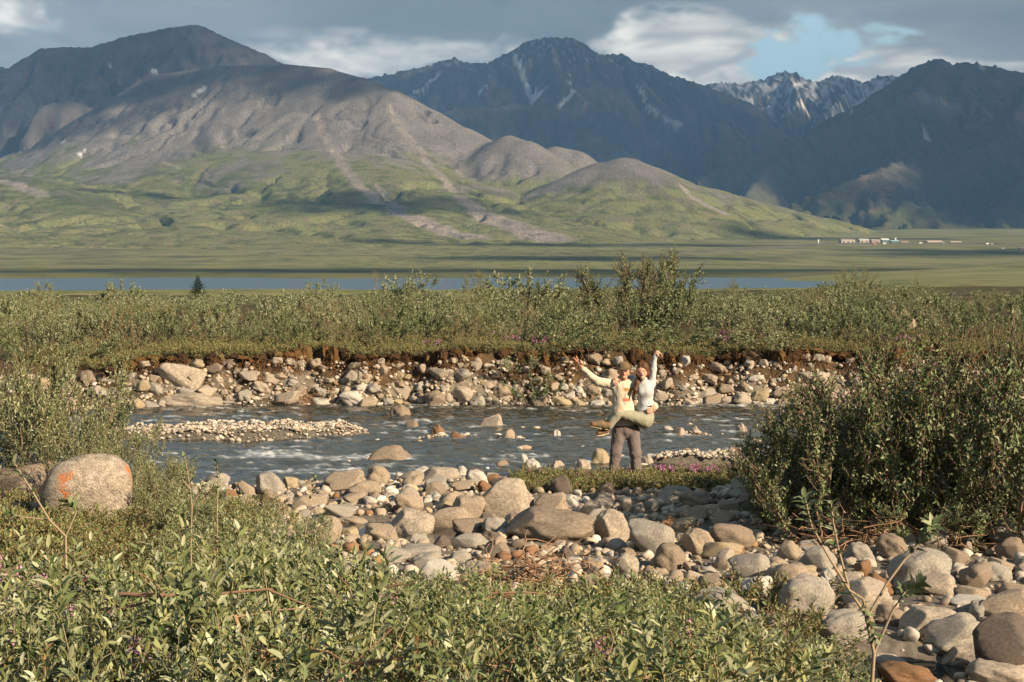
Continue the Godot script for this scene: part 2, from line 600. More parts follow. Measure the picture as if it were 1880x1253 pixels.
func mountain(called: String, rs: Array, o: Dictionary, box: Array, cell: Array, paint: Callable) -> void:
	var w := int((box[1] - box[0]) / cell[0]) + 1
	var h := int((box[3] - box[2]) / cell[1]) + 1
	var rows := []
	rows.resize(h)
	var one_row := func(j: int) -> void:
		var rv := PackedVector3Array()
		var rc := PackedColorArray()
		rv.resize(w)
		rc.resize(w)
		var z: float = box[3] - j * cell[1]
		for i in w:
			var x: float = box[0] + i * cell[0]
			var k := flank(rs, x, z, o.amp, o.wave, o.jag)
			rv[i] = Vector3(x, k.x, z)
			rc[i] = paint.call(x, k.x, z, k.y, k.z)
		rows[j] = [rv, rc]
	WorkerThreadPool.wait_for_group_task_completion(WorkerThreadPool.add_group_task(one_row, h, 8))
	var v := PackedVector3Array()
	var c := PackedColorArray()
	for r: Array in rows:
		v.append_array(r[0])
		c.append_array(r[1])
	var m := mat("mountain_ground", Color.WHITE, 1.0, true)
	if m.albedo_texture == null:
		m.albedo_texture = noise_texture("grain", 0.03, 4, 0.55, 1.0)
		m.uv1_triplanar = true
		m.uv1_world_triplanar = true
		m.uv1_scale = Vector3.ONE * 0.006
		m.metallic_specular = 0.1
	kind(part(called, sheet(v, c, w, h), m), "structure")

func make_mountains() -> void:
	var rock := Color(0.2, 0.191, 0.182)
	var rock2 := Color(0.10, 0.09, 0.082)
	var green := Color(0.185, 0.21, 0.09)
	var deepgreen := Color(0.075, 0.092, 0.042)
	var tan := Color(0.335, 0.3, 0.26)
	var snow := Color(0.8, 0.82, 0.85)

	# the big rounded hill in the middle of the left half, with its row of knobs running off to the right
	var hill := [
		ridge([[-420, 330, 6000], [-150, 300, 6000], [60, 305, 5900], [110, 265, 6000], [170, 215, 6100], [235, 173, 6100], [300, 136, 6100], [400, 122, 6000], [525, 118, 5900], [600, 125, 5800], [660, 142, 5700], [720, 170, 5600]], 1500, 1.25, 60.0, 0.03),
		ridge([[60, 350, 5000], [200, 322, 5200], [400, 300, 5150], [560, 296, 5050], [700, 300, 4900], [800, 330, 4800]], 2300, 1.6, 170.0),
		ridge([[690, 155, 5650], [720, 170, 5600], [790, 204, 5500], [850, 234, 5400], [905, 268, 5300]], 1900, 2.0, 40.0, 0.015),
		ridge([[905, 262, 5300], [935, 249, 5150], [965, 258, 5100], [1000, 292, 5050]], 1000, 1.4, 12.0, 0.04),
		ridge([[980, 288, 5350], [1020, 269, 5350], [1055, 276, 5350], [1100, 300, 5300]], 800, 1.4, 12.0, 0.06),
		ridge([[1068, 322, 4750], [1110, 298, 4750], [1145, 290, 4750], [1180, 303, 4780], [1230, 330, 4850], [1300, 346, 4950], [1400, 374, 5100], [1500, 399, 5200], [1600, 425, 5200], [1700, 440, 5200]], 1150, 1.45, 14.0, 0.045),
		ridge([[-300, 300, 5200], [-80, 300, 4900], [60, 330, 4600], [170, 395, 4100]], 1600, 1.5, 160.0),
	]
	var ho := {"amp": 44.0, "wave": 520.0, "jag": 0.0, "from": 2600.0, "to": 8000.0}
	var scree := streaks(hill, ho, [
		[17, 26, [580, 215], [600, 260], [625, 300], [660, 345], [700, 375], [735, 390]], [28, 70, [720, 385], [770, 405], [820, 425], [860, 436]],
		[15, 24, [715, 200], [735, 240], [775, 285], [800, 315], [830, 350]], [30, 85, [845, 362], [890, 395], [950, 420], [1010, 440]],
		[22, 30, [0, 335], [40, 345], [80, 360]], [10, 14, [300, 300], [330, 310]], [10, 12, [690, 340], [760, 400]],
		[14, 20, [1250, 345], [1300, 378], [1330, 395]]])
	var patch := streaks(hill, ho, [[5, 6, [355, 175], [380, 160]], [6, 6, [148, 284], [153, 284]], [5, 5, [108, 268], [118, 262]]])
	var paint_hill := func(x: float, y: float, z: float, s: float, u: float) -> Color:
		var n := NF.get_noise_2d(x * 0.0025, z * 0.0025)
		var f := NF.get_noise_2d(x * 0.012, z * 0.012)
		var rib := absf(NS.get_noise_2d(s / 90.0 + n, u * 3.0))
		var c := rock.lerp(Color(0.24, 0.224, 0.208), clampf(0.5 + f * 1.4, 0.0, 1.0)).lerp(rock2, clampf(rib * 0.7 - 0.1, 0.0, 0.4))
		var line := 345.0 - 90.0 * ss(-450.0, 300.0, x) + 30.0 * ss(-1300.0, -1700.0, x)
		var k := ss(line + 70.0, line - 90.0, y + 170.0 * n + 90.0 * f - (rib - 0.3) * 90.0)
		var grass := green.lerp(Color(0.215, 0.215, 0.095), clampf(0.5 + f * 1.5, 0.0, 1.0))
		grass = grass.lerp(deepgreen, clampf(ss(0.0, 0.22, n + 0.4 * f) * 0.7, 0.0, 1.0) * ss(80.0, 190.0, y))
		grass = grass.lerp(deepgreen, ss(0.2, 0.32, NF.get_noise_2d(x * 0.008 + 30.0, z * 0.022)) * 0.7)
		grass = grass.lerp(Color(0.2, 0.175, 0.13), ss(0.24, 0.34, NF.get_noise_2d(x * 0.009 - 30.0, z * 0.015)) * 0.6)
		c = c.lerp(grass, k)
		if u < 0.75 or y < 420.0:
			c = c.lerp(tan.lerp(rock, clampf(0.3 + f, 0.0, 0.6)), streak_at(scree, x, z))
		return c.lerp(snow, streak_at(patch, x, z))
	mountain("hill", hill, ho, [-4300, 3300, -6700, -2750], [10.0, 16.0], paint_hill)

	# the dark mountain behind it on the left
	var left := [
		ridge([[-300, 100, 9200], [-120, 140, 9000], [0, 122, 9000], [22, 127, 8800]], 1900, 1.2),
		ridge([[10, 140, 8600], [22, 126, 8500], [45, 105, 8500], [75, 88, 8500], [110, 84, 8500], [165, 85, 8500], [190, 77, 8500], [240, 63, 8500], [320, 47, 8500], [358, 43, 8500], [375, 48, 8500], [410, 65, 8500], [450, 82, 8500], [490, 100, 8500], [540, 126, 8500], [640, 180, 8500], [760, 260, 8500]], 2300, 1.25),
		ridge([[358, 46, 8450], [300, 110, 7900], [230, 160, 7500], [180, 200, 7200]], 900, 1.2),
		ridge([[75, 90, 8450], [60, 150, 7900], [20, 190, 7500]], 900, 1.2),
		ridge([[70, 195, 7000], [120, 182, 7000], [155, 188, 7000], [185, 215, 6900]], 700, 1.4),
		ridge([[-80, 200, 7300], [10, 185, 7300], [50, 200, 7200], [80, 235, 7000]], 800, 1.4),
	]
	var lo := {"amp": 210.0, "wave": 330.0, "jag": 8.0, "from": 6300.0, "to": 12000.0}
	var lsnow := streaks(left, lo, [[9, 5, [283, 126], [276, 135]], [8, 8, [198, 121], [202, 122]]])
	var paint_dark := func(x: float, y: float, z: float, s: float, u: float) -> Color:
		var n := NF.get_noise_2d(x * 0.0025, z * 0.0025)
		var f := NF.get_noise_2d(x * 0.011, z * 0.011)
		var rib := absf(NS.get_noise_2d(s / 110.0 + n, u * 2.0))
		var c := Color(0.16, 0.142, 0.13).lerp(rock2, clampf(0.35 + f * 1.2 + rib * 0.5, 0.0, 1.0))
		return c.lerp(Color(0.095, 0.1, 0.055), ss(520.0, 260.0, y + 200.0 * n) * 0.8)
	var paint_left := func(x: float, y: float, z: float, s: float, u: float) -> Color:
		return (paint_dark.call(x, y, z, s, u) as Color).lerp(snow, streak_at(lsnow, x, z))
	mountain("mountain", left, lo, [-5200, 300, -9300, -6300], [17.0, 24.0], paint_left)

	# the high flat-topped peak in the middle
	var peak := [
		ridge([[560, 190, 12600], [660, 147, 12500], [720, 135, 12400], [790, 119, 12200], [812, 111, 12200], [833, 104, 12200], [850, 113, 12200], [893, 117, 12200], [920, 102, 12100], [945, 90, 12000], [965, 75, 12000], [990, 68, 12000], [1050, 67, 12000], [1066, 75, 12000], [1090, 93, 12100], [1108, 103, 12200], [1120, 100, 12200], [1145, 98, 12200], [1165, 113, 12300], [1185, 115, 12300], [1230, 138, 12500], [1290, 155, 12800], [1380, 190, 13000]], 2600, 1.25),
		ridge([[1010, 72, 11900], [1020, 130, 11300], [1070, 180, 10800], [1180, 235, 10200], [1230, 275, 9800]], 1300, 1.15),
		ridge([[900, 117, 12100], [890, 170, 11400], [840, 205, 10800]], 1100, 1.15),
		ridge([[1145, 102, 12100], [1200, 170, 11500], [1260, 230, 10900], [1310, 275, 10300]], 1100, 1.15),
		ridge([[770, 215, 9700], [830, 200, 9700], [900, 195, 9700], [960, 190, 9700], [1010, 196, 9600], [1060, 220, 9500], [1120, 262, 9300], [1200, 310, 9000]], 1500, 1.3),
	]
	var po := {"amp": 330.0, "wave": 420.0, "jag": 24.0, "from": 8300.0, "to": 16000.0}
	var psnow := streaks(peak, po, [[20, 36, [945, 112], [955, 135], [970, 160], [985, 182]], [26, 12, [985, 180], [1003, 165]], [13, 20, [1045, 152], [1060, 170], [1030, 193]], [18, 14, [1048, 178], [1032, 192]], [11, 14, [812, 130], [790, 150], [765, 170], [745, 180]], [6, 6, [800, 145], [775, 165], [755, 178]], [8, 11, [1170, 165], [1195, 200], [1225, 222], [1255, 236]], [6, 6, [1196, 163], [1200, 172]], [8, 5, [882, 168], [900, 172]], [7, 6, [1044, 140], [1046, 148]], [6, 5, [905, 184], [912, 188]]])
	var paint_peak := func(x: float, y: float, z: float, s: float, u: float) -> Color:
		var c: Color = paint_dark.call(x, y, z, s, u)
		var f := NF.get_noise_2d(x * 0.018, z * 0.018)
		c = c.lerp(snow, ss(0.1, 0.26, f) * ss(1480.0, 1900.0, y + 250.0 * NS.get_noise_2d(x * 0.006, z * 0.006)) * 0.55)
		return c.lerp(snow, streak_at(psnow, x, z))
	mountain("mountain", peak, po, [-2700, 3000, -13100, -8100], [19.0, 27.0], paint_peak)

	# the jagged, snow-dusted ridge at the head of the side valley
	var jagged := [
		ridge([[1180, 175, 14500], [1290, 157, 14500], [1318, 151, 14500], [1345, 155, 14500], [1375, 151, 14500], [1400, 147, 14500], [1420, 137, 14500], [1447, 131, 14500], [1472, 141, 14500], [1500, 152, 14500], [1520, 142, 14500], [1545, 139, 14500], [1570, 149, 14500], [1590, 151, 14500], [1612, 141, 14500], [1645, 138, 14500], [1680, 150, 14500], [1750, 160, 14500]], 2400, 1.2),
		ridge([[1447, 135, 14400], [1470, 180, 13700], [1440, 215, 13200]], 900, 1.1),
		ridge([[1560, 150, 14400], [1540, 185, 13700], [1500, 215, 13200]], 900, 1.1),
	]
	var jo := {"amp": 300.0, "wave": 230.0, "jag": 38.0, "from": 11800.0, "to": 18000.0}
	var jsnow := streaks(jagged, jo, [[16, 14, [1375, 200], [1400, 214], [1440, 210], [1490, 195]], [26, 14, [1620, 150], [1560, 178], [1500, 192]], [12, 12, [1380, 228], [1405, 232]], [10, 8, [1360, 247], [1368, 250]], [10, 8, [1585, 208], [1590, 204]]])
	var paint_jagged := func(x: float, y: float, z: float, s: float, u: float) -> Color:
		var c: Color = paint_dark.call(x, y, z, s, u)
		var f := NF.get_noise_2d(x * 0.012, z * 0.012)
		c = c.lerp(snow, ss(-0.02, 0.14, f) * ss(1350.0, 1650.0, y + 300.0 * NS.get_noise_2d(x * 0.004, z * 0.004)) * 0.75)
		c = c.lerp(snow, ss(0.28, 0.36, NF.get_noise_2d(x * 0.009 + 9.0, z * 0.009)) * ss(1100.0, 1300.0, y))
		return c.lerp(snow, streak_at(jsnow, x, z))
	mountain("mountain", jagged, jo, [900, 5200, -15200, -11900], [20.0, 26.0], paint_jagged)

	# the dark massif on the right and the spurs in front of it
	var right := [
		ridge([[1560, 205, 10600], [1620, 165, 10400], [1660, 140, 10300], [1685, 120, 10200], [1705, 113, 10200], [1725, 106, 10200], [1748, 118, 10200], [1775, 114, 10200], [1800, 118, 10200], [1835, 125, 10200], [1880, 132, 10200], [1960, 140, 10200], [2100, 120, 10400]], 2600, 1.15),
		ridge([[1725, 110, 10100], [1690, 165, 9500], [1620, 205, 9000], [1520, 235, 8500], [1420, 268, 8200], [1330, 305, 7900], [1270, 335, 7700]], 1500, 1.3),
		ridge([[1900, 140, 10000], [1860, 220, 9000], [1760, 240, 8300], [1680, 262, 7800]], 1300, 1.2),
		ridge([[1880, 250, 7400], [1800, 272, 7200], [1720, 288, 7000], [1650, 298, 6800], [1590, 320, 6500], [1520, 352, 6300]], 1400, 1.45),
		ridge([[2100, 250, 7000], [1950, 290, 6900], [1880, 330, 6700], [1840, 380, 6400]], 1300, 1.4),
		ridge([[1480, 250, 8300], [1420, 300, 7700], [1380, 345, 7200], [1350, 380, 6900]], 1000, 1.35),
	]
	var ro := {"amp": 260.0, "wave": 300.0, "jag": 30.0, "from": 5300.0, "to": 14000.0}
	var rsnow := streaks(right, ro, [[9, 6, [1700, 253], [1704, 255]], [12, 8, [1798, 124], [1806, 127]], [9, 7, [1584, 208], [1592, 203]], [7, 6, [1558, 210], [1564, 209]]])
	var brown := streaks(right, ro, [[24, 14, [1520, 345], [1510, 375]], [30, 12, [1590, 325], [1570, 360], [1550, 385]], [16, 20, [1640, 340], [1620, 370], [1590, 400]], [20, 20, [1400, 350], [1440, 372]]])
	var paint_right := func(x: float, y: float, z: float, s: float, u: float) -> Color:
		var c: Color = paint_dark.call(x, y, z, s, u)
		var f := NF.get_noise_2d(x * 0.008, z * 0.008)
		c = c.lerp(deepgreen.lerp(Color(0.11, 0.1, 0.05), clampf(0.5 + f * 1.4, 0.0, 1.0)), ss(420.0, 160.0, y + 120.0 * f))
		c = c.lerp(Color(0.2, 0.15, 0.11), streak_at(brown, x, z) * 0.7)
		return c.lerp(snow, streak_at(rsnow, x, z))
	mountain("mountain", right, ro, [1000, 6500, -10900, -5350], [19.0, 27.0], paint_right)

# ------------------------------------------------------------------ stones

var TONES := [Color(0.41, 0.345, 0.275), Color(0.375, 0.30, 0.225), Color(0.285, 0.225, 0.17), Color(0.36, 0.325, 0.275), Color(0.25, 0.145, 0.08), Color(0.15, 0.122, 0.098), Color(0.54, 0.50, 0.44), Color(0.41, 0.33, 0.215)]
var rounds := []     # smooth river stones
var blocks := []     # stones with flat faces and edges
var chips := []      # cheap ones for the small pieces

func stone_mesh(seed_: int, levels: int, cuts: int, rough: float) -> ArrayMesh:
	var r := RandomNumberGenerator.new()
	r.seed = seed_
	var sphere := ico(levels)
	var v := PackedVector3Array()
	var planes := []
	for k in cuts:
		planes.append([Vector3(r.randfn(), r.randfn(), r.randfn()).normalized(), r.randf_range(0.62, 0.9)])
	var off := Vector3(r.randf() * 50.0, r.randf() * 50.0, r.randf() * 50.0)
	var skew := r.randf_range(-0.25, 0.25)
	for p: Vector3 in sphere[0]:
		var q := p
		# a little squarer than a ball
		q /= pow(pow(absf(q.x), 2.6) + pow(absf(q.y), 2.6) + pow(absf(q.z), 2.6), 1.0 / 2.6)
		q *= 1.0 + rough * NS.get_noise_3dv(p * 0.9 + off) + rough * 0.35 * NS.get_noise_3dv(p * 2.3 + off) + rough * 0.12 * NS.get_noise_3dv(p * 5.5 + off)
		for c: Array in planes:
			var over: float = q.dot(c[0]) - c[1]
			if over > 0.0:
				q -= (c[0] as Vector3) * over * 0.86
		q.x += q.y * skew
		v.append(q * 0.5)
	return smooth(v, sphere[1])

func smooth(v: PackedVector3Array, ix: PackedInt32Array, c := PackedColorArray()) -> ArrayMesh:
	var n := PackedVector3Array()
	n.resize(v.size())
	for k in range(0, ix.size(), 3):
		var a := ix[k]
		var b := ix[k + 1]
		var d := ix[k + 2]
		var f := (v[d] - v[a]).cross(v[b] - v[a])
		n[a] += f
		n[b] += f
		n[d] += f
	for k in n.size():
		n[k] = n[k].normalized()
	return mesh_of(v, n, c, ix)

func stone_material(tone: int) -> StandardMaterial3D:
	var key := "stone_%d" % tone
	if mats.has(key):
		return mats[key]
	var c: Color = TONES[tone]
	var m := mat(key, lin(c.r * 1.28, c.g * 1.28, c.b * 1.28), 0.88)
	m.albedo_texture = noise_texture("stone_grain", 0.02, 5, 0.62, 1.0)
	m.detail_enabled = true
	m.detail_blend_mode = BaseMaterial3D.BLEND_MODE_MUL
	m.detail_albedo = noise_texture("stone_speck", 0.11, 3, 0.55, 1.25)
	m.normal_enabled = true
	var t := noise_texture("stone_relief", 0.05, 5, 0.0, 1.0)
	if not tex.has("stone_normal"):
		var nn := NoiseTexture2D.new()
		nn.width = 512
		nn.height = 512
		nn.seamless = true
		nn.as_normal_map = true
		nn.bump_strength = 5.0
		nn.noise = t.noise
		tex["stone_normal"] = nn
	m.normal_texture = tex["stone_normal"]
	m.normal_scale = 1.1
	m.uv1_triplanar = true
	m.uv1_scale = Vector3.ONE * (0.9 + 0.13 * tone)
	m.uv1_offset = Vector3(tone * 0.37, tone * 0.21, tone * 0.11)
	m.metallic_specular = 0.25
	return m

func make_stone_shapes() -> void:
	for k in 9:
		rounds.append(stone_mesh(100 + k, 3, 1 + k % 3, 0.22))
	for k in 8:
		blocks.append(stone_mesh(200 + k, 3, 6 + k % 4, 0.2))
	for k in 6:
		chips.append(stone_mesh(300 + k, 1, 5, 0.35))

# a boulder seen at a pixel: its width and height in pixels, tone, shape (r round, b blocky), tilt
func boulder(px: float, base: float, w: float, h: float, tone: int, shape: String, label: String, tilt := 0.0) -> Node3D:
	var p := on_ground(px, base)
	var s := -p.z / F
	var r := RandomNumberGenerator.new()
	r.seed = int(px * 13.0 + base)
	var pool: Array = rounds if shape == "r" else blocks
	var o := part("boulder", pool[r.randi() % pool.size()], stone_material(tone))
	var depth := lerpf(w, maxf(w, h), 0.5) * r.randf_range(0.7, 0.95)
	o.basis = Basis.from_euler(Vector3(r.randf_range(-0.12, 0.12), r.randf_range(-0.35, 0.35), tilt)) * Basis.from_scale(Vector3(w, h * 1.22, depth) * s * 0.97)
	o.position = p + Vector3(0, h * s * 0.42, -depth * s * 0.38)
	tag(o, label, "boulder" if w > 52.0 else "stone", "stones of the river shore")
	taken.append(Vector3(o.position.x, o.position.z, maxf(w, depth) * s * 0.5))
	return o

var taken: Array[Vector3] = []   # x, z, radius of what stands on the shore

func make_boulders() -> void:
	# [px, foot, width, height, tone, shape, tilt, label]
	var list := [
		[145, 968, 168, 118, 0, "r", 0.0, "large pale boulder with orange lichen streaks, left of the foreground willows"],
		[34, 938, 160, 84, 2, "b", 0.0, "brownish boulder cut by the left picture edge, behind the lichen boulder"],
		[24, 962, 90, 40, 2, "b", 0.1, "brown shaded rock below the brownish boulder at the left edge"],
		[140, 984, 60, 24, 0, "b", 0.0, "flat pale stone in front of the lichen boulder"],
		[105, 1262, 110, 50, 3, "b", 0.1, "rough grey rock in the bottom left corner"],
		[931, 952, 98, 68, 0, "b", 0.0, "big grey-tan boulder in the middle of the cobble shore"],
		[749, 995, 86, 54, 0, "r", -0.15, "pale rounded boulder standing at the edge of the still pool"],
		[747, 944, 56, 34, 1, "r", 0.0, "smooth round tan stone lying above the pale pool boulder"],
		[857, 955, 64, 42, 1, "b", 0.0, "tan boulder left of the big grey-tan boulder"],
		[1005, 997, 165, 52, 2, "r", -0.06, "long low brown slab in the middle of the shore"],
		[1125, 999, 64, 58, 0, "r", 0.0, "upright rounded boulder at the right end of the long brown slab"],
		[1199, 1020, 88, 66, 3, "b", -0.2, "sloping grey boulder right of the upright rounded one"],
		[1231, 1053, 62, 50, 2, "r", 0.0, "round speckled brown boulder under the sloping grey one"],
		[1013, 952, 62, 42, 1, "r", 0.0, "tan boulder right of the big grey-tan boulder"],
		[1088, 955, 44, 34, 0, "b", 0.0, "pale blocky stone behind the upright rounded boulder"],
		[805, 888, 66, 26, 0, "r", 0.0, "low pale stone at the water's edge, middle of the shore"],
		[758, 888, 52, 22, 1, "b", 0.0, "brownish flat stone at the water left of the low pale one"],
		[632, 906, 78, 38, 1, "r", 0.0, "broad tan boulder at the water, left end of the cobble shore"],
		[693, 892, 46, 34, 1, "r", 0.0, "tan stone at the water beside the broad left boulder"],
		[667, 916, 60, 28, 1, "r", 0.0, "yellowish stone in front of the broad tan boulder at the water"],
		[875, 893, 36, 26, 6, "r", 0.0, "near-white rounded stone by the water left of the fireweed"],
		[850, 903, 46, 18, 1, "r", 0.0, "oval reddish-tan stone below the near-white one"],
		[905, 893, 32, 20, 4, "b", 0.0, "rust-coloured stone by the fireweed patch"],
		[622, 955, 62, 30, 3, "b", 0.0, "flat grey stone behind the still pool"],
		[645, 968, 54, 15, 1, "r", 0.0, "thin tan slab lying at the far side of the pool"],
		[674, 980, 36, 13, 1, "r", 0.0, "small flat stone rising out of the still pool"],
		[823, 978, 96, 40, 1, "b", 0.05, "angular tan boulder behind the pale pool boulder"],
		[770, 1032, 84, 26, 3, "r", 0.0, "flat grey stone in front of the still pool"],
		[860, 1010, 70, 26, 3, "b", 0.0, "low grey stone between pool and long brown slab"],
		[1043, 937, 40, 26, 6, "r", 0.0, "whitish stone behind the long brown slab"],
		[592, 1002, 66, 46, 1, "r", 0.0, "rounded tan boulder at the left end of the still pool"],
		[484, 1030, 60, 34, 3, "r", 0.0, "grey stone showing among the left foreground willows"],
		[548, 1040, 80, 26, 3, "r", 0.0, "flat grey stone below the left end of the pool"],
		[1284, 1022, 62, 46, 1, "r", 0.0, "rounded tan boulder right of the sloping grey boulder"],
		[1344, 1012, 84, 44, 2, "r", 0.0, "low domed brown boulder in the right half of the shore"],
		[1279, 963, 52, 30, 1, "r", 0.0, "oval tan stone above the rounded tan boulder"],
		[1338, 952, 44, 32, 1, "b", 0.2, "tilted tan stone above the domed brown boulder"],
		[1262, 985, 50, 30, 7, "r", 0.1, "yellow-tan stone touching the rounded tan boulder"],
		[1383, 1074, 74, 60, 3, "b", 0.1, "grey boulder with a flat top, centre of the right shore"],
		[1332, 1048, 34, 44, 0, "b", -0.5, "narrow pale stone leaning on the flat-topped grey boulder"],
		[1392, 1108, 64, 44, 6, "b", 0.0, "whitish boulder below the flat-topped grey boulder"],
		[1314, 1099, 50, 42, 1, "r", 0.0, "round brown-tan stone left of the whitish boulder"],
		[1280, 1090, 44, 40, 0, "b", 0.0, "pale blocky stone below the speckled brown boulder"],
		[1429, 1050, 50, 22, 1, "r", 0.0, "smooth tan stone lying on the right of the flat-topped grey boulder"],
		[1450, 1031, 42, 34, 1, "b", 0.3, "upright tan stone behind the smooth tan one"],
		[1506, 1052, 64, 44, 3, "b", 0.1, "angular layered grey rock beyond the bare twig"],
		[1474, 1063, 60, 20, 7, "b", 0.0, "flat yellowish stone below the angular layered rock"],
		[1524, 1076, 32, 30, 6, "r", 0.0, "small round whitish stone beside the flat yellowish one"],
		[1588, 1063, 34, 30, 4, "b", 0.2, "tilted rust-brown stone right of the bare twig"],
		[1583, 1038, 46, 36, 3, "r", 0.0, "rounded grey stone behind the rust-brown one"],
		[1567, 1092, 60, 36, 0, "r", 0.0, "pale stone below the rust-brown one"],
		[1485, 1150, 100, 84, 3, "r", -0.4, "big smooth grey boulder sloping down to the right foreground willows"],
		[1596, 1132, 100, 66, 0, "b", 0.2, "large pale boulder right of the smooth grey sloping one"],
		[1699, 1086, 128, 66, 3, "r", 0.42, "long oblong grey boulder tilted up to the right"],
		[1642, 1028, 54, 40, 2, "r", 0.0, "round brown stone under the edge of the right willow"],
		[1761, 1042, 48, 36, 2, "b", 0.0, "brown stone right of the tilted oblong boulder"],
		[1726, 1096, 74, 40, 0, "b", 0.1, "pale stone in front of the tilted oblong boulder"],
		[1802, 1086, 66, 44, 2, "b", 0.2, "angular brown rock at the right"],
		[1795, 1105, 66, 26, 1, "b", 0.0, "flat tan stone under the angular brown rock"],
		[1790, 1120, 80, 18, 6, "r", 0.0, "flat whitish stone under the flat tan one"],
		[1806, 1140, 48, 32, 3, "r", 0.0, "smooth grey stone left of the big boulder at the right edge"],
		[1712, 1180, 100, 56, 0, "r", 0.0, "big pale boulder behind the small pool at the bottom right"],
		[1764, 1203, 112, 60, 3, "r", 0.3, "sloping grey boulder left of the huge dark one"],
		[1775, 1228, 88, 38, 0, "r", 0.1, "pale slab at the foot of the huge dark boulder"],
		[1868, 1248, 165, 110, 5, "b", 0.0, "huge dark brown boulder at the right picture edge"],
		[1862, 1150, 100, 66, 1, "b", 0.3, "big tan boulder at the right edge, above the huge dark one"],
		[1672, 1262, 110, 32, 4, "r", 0.0, "wet red-brown boulder at the bottom of the picture"],
		[1850, 1268, 120, 42, 0, "r", 0.0, "pale boulder in the bottom right corner"],
		[1640, 1238, 96, 30, 0, "r", 0.0, "low pale boulder above the wet red-brown one"],
		[1329, 1142, 118, 48, 3, "r", 0.0, "broad flat grey slab behind the right foreground willows"],
		[1556, 1182, 88, 54, 3, "r", 0.1, "grey boulder between the bare twig and the foreground willows"],
		[1735, 1052, 34, 22, 0, "r", 0.0, "small pale stone against the tilted oblong boulder"],
		[1630, 1000, 56, 40, 2, "r", 0.0, "brown boulder in the shade beneath the right willow"],
		[1718, 1010, 60, 40, 3, "b", 0.0, "blocky boulder deep in the shade beneath the right willow"],
		[1862, 1030, 54, 40, 2, "b", 0.0, "brown rock at the right edge under the willow"],
		[1845, 1060, 50, 34, 1, "b", 0.0, "tan rock at the right edge below the brown one"],
	]
	for b: Array in list:
		boulder(b[0], b[1], b[2], b[3], b[4], b[5], b[7], b[6])
	# orange lichen on the boulder at the left
	var rock: MeshInstance3D = get_node("boulder")
	rock.mesh = stone_mesh(907, 3, 0, 0.12)
	rock.rotation = Vector3(0, 0.2, 0.05)
	rock.scale *= Vector3(1.0, 1.08, 1.0)
	rock.material_override = lichen_material()

func lichen_material() -> StandardMaterial3D:
	var m: StandardMaterial3D = stone_material(0).duplicate()
	m.resource_name = "stone_with_lichen"
	var im := Image.create(256, 256, false, Image.FORMAT_RGBA8)
	for j in 256:
		for i in 256:
			var x := i / 256.0
			var y := j / 256.0
			var n := NF.get_noise_2d(x * 9.0, y * 9.0)
			var k := blob(x, y + n * 0.12, 0.83, 0.71, 0.12, 0.05) + blob(x, y + n * 0.12, 0.84, 0.9, 0.1, 0.04) + blob(x, y + n * 0.2, 0.8, 0.8, 0.1, 0.1) * 0.6
			var g := 0.78 + 0.2 * n + 0.12 * NS.get_noise_2d(x * 60.0, y * 60.0)
			im.set_pixel(i, j, Color(g, g, g).lerp(Color(1.0, 0.6, 0.32), ss(0.3, 0.55, k * (0.75 + n) + 0.45 * NS.get_noise_2d(x * 45.0, y * 45.0) - 0.02) * ss(0.0, 0.1, k) * 0.9))
	m.albedo_texture = ImageTexture.create_from_image(im)
	m.uv1_triplanar_sharpness = 4.0
	return m

func put_stone(parent: Node, pool: Array, p: Vector3, size: Vector3, tone: int, r: RandomNumberGenerator) -> void:
	var o := part("stone", pool[r.randi() % pool.size()], stone_material(tone), parent)
	o.basis = Basis.from_euler(Vector3(r.randf_range(-0.4, 0.4), r.randf() * TAU, r.randf_range(-0.4, 0.4))) * Basis.from_scale(size)
	o.position = p

func pick_tone(r: RandomNumberGenerator) -> int:
	return [0, 1, 1, 3, 3, 2, 0, 7, 2, 1, 3, 5, 0, 1, 2, 6, 3, 4][r.randi() % 18]

func free_spot(x: float, z: float, rad: float) -> bool:
	if in_pool(x, z):
		return false
	for t in taken:
		var k := t.z * 0.85 + rad * 0.8
		var dx := t.x - x
		var dz := t.y - z
		if dx * dx + dz * dz < k * k:
			return false
	return true

func in_pool(x: float, z: float) -> bool:
	for p: Array in POOLS:
		if Vector2((x - float(p[0])) / float(p[2]), (z - float(p[1])) / float(p[3])).length() < 0.95:
			return true
	return false

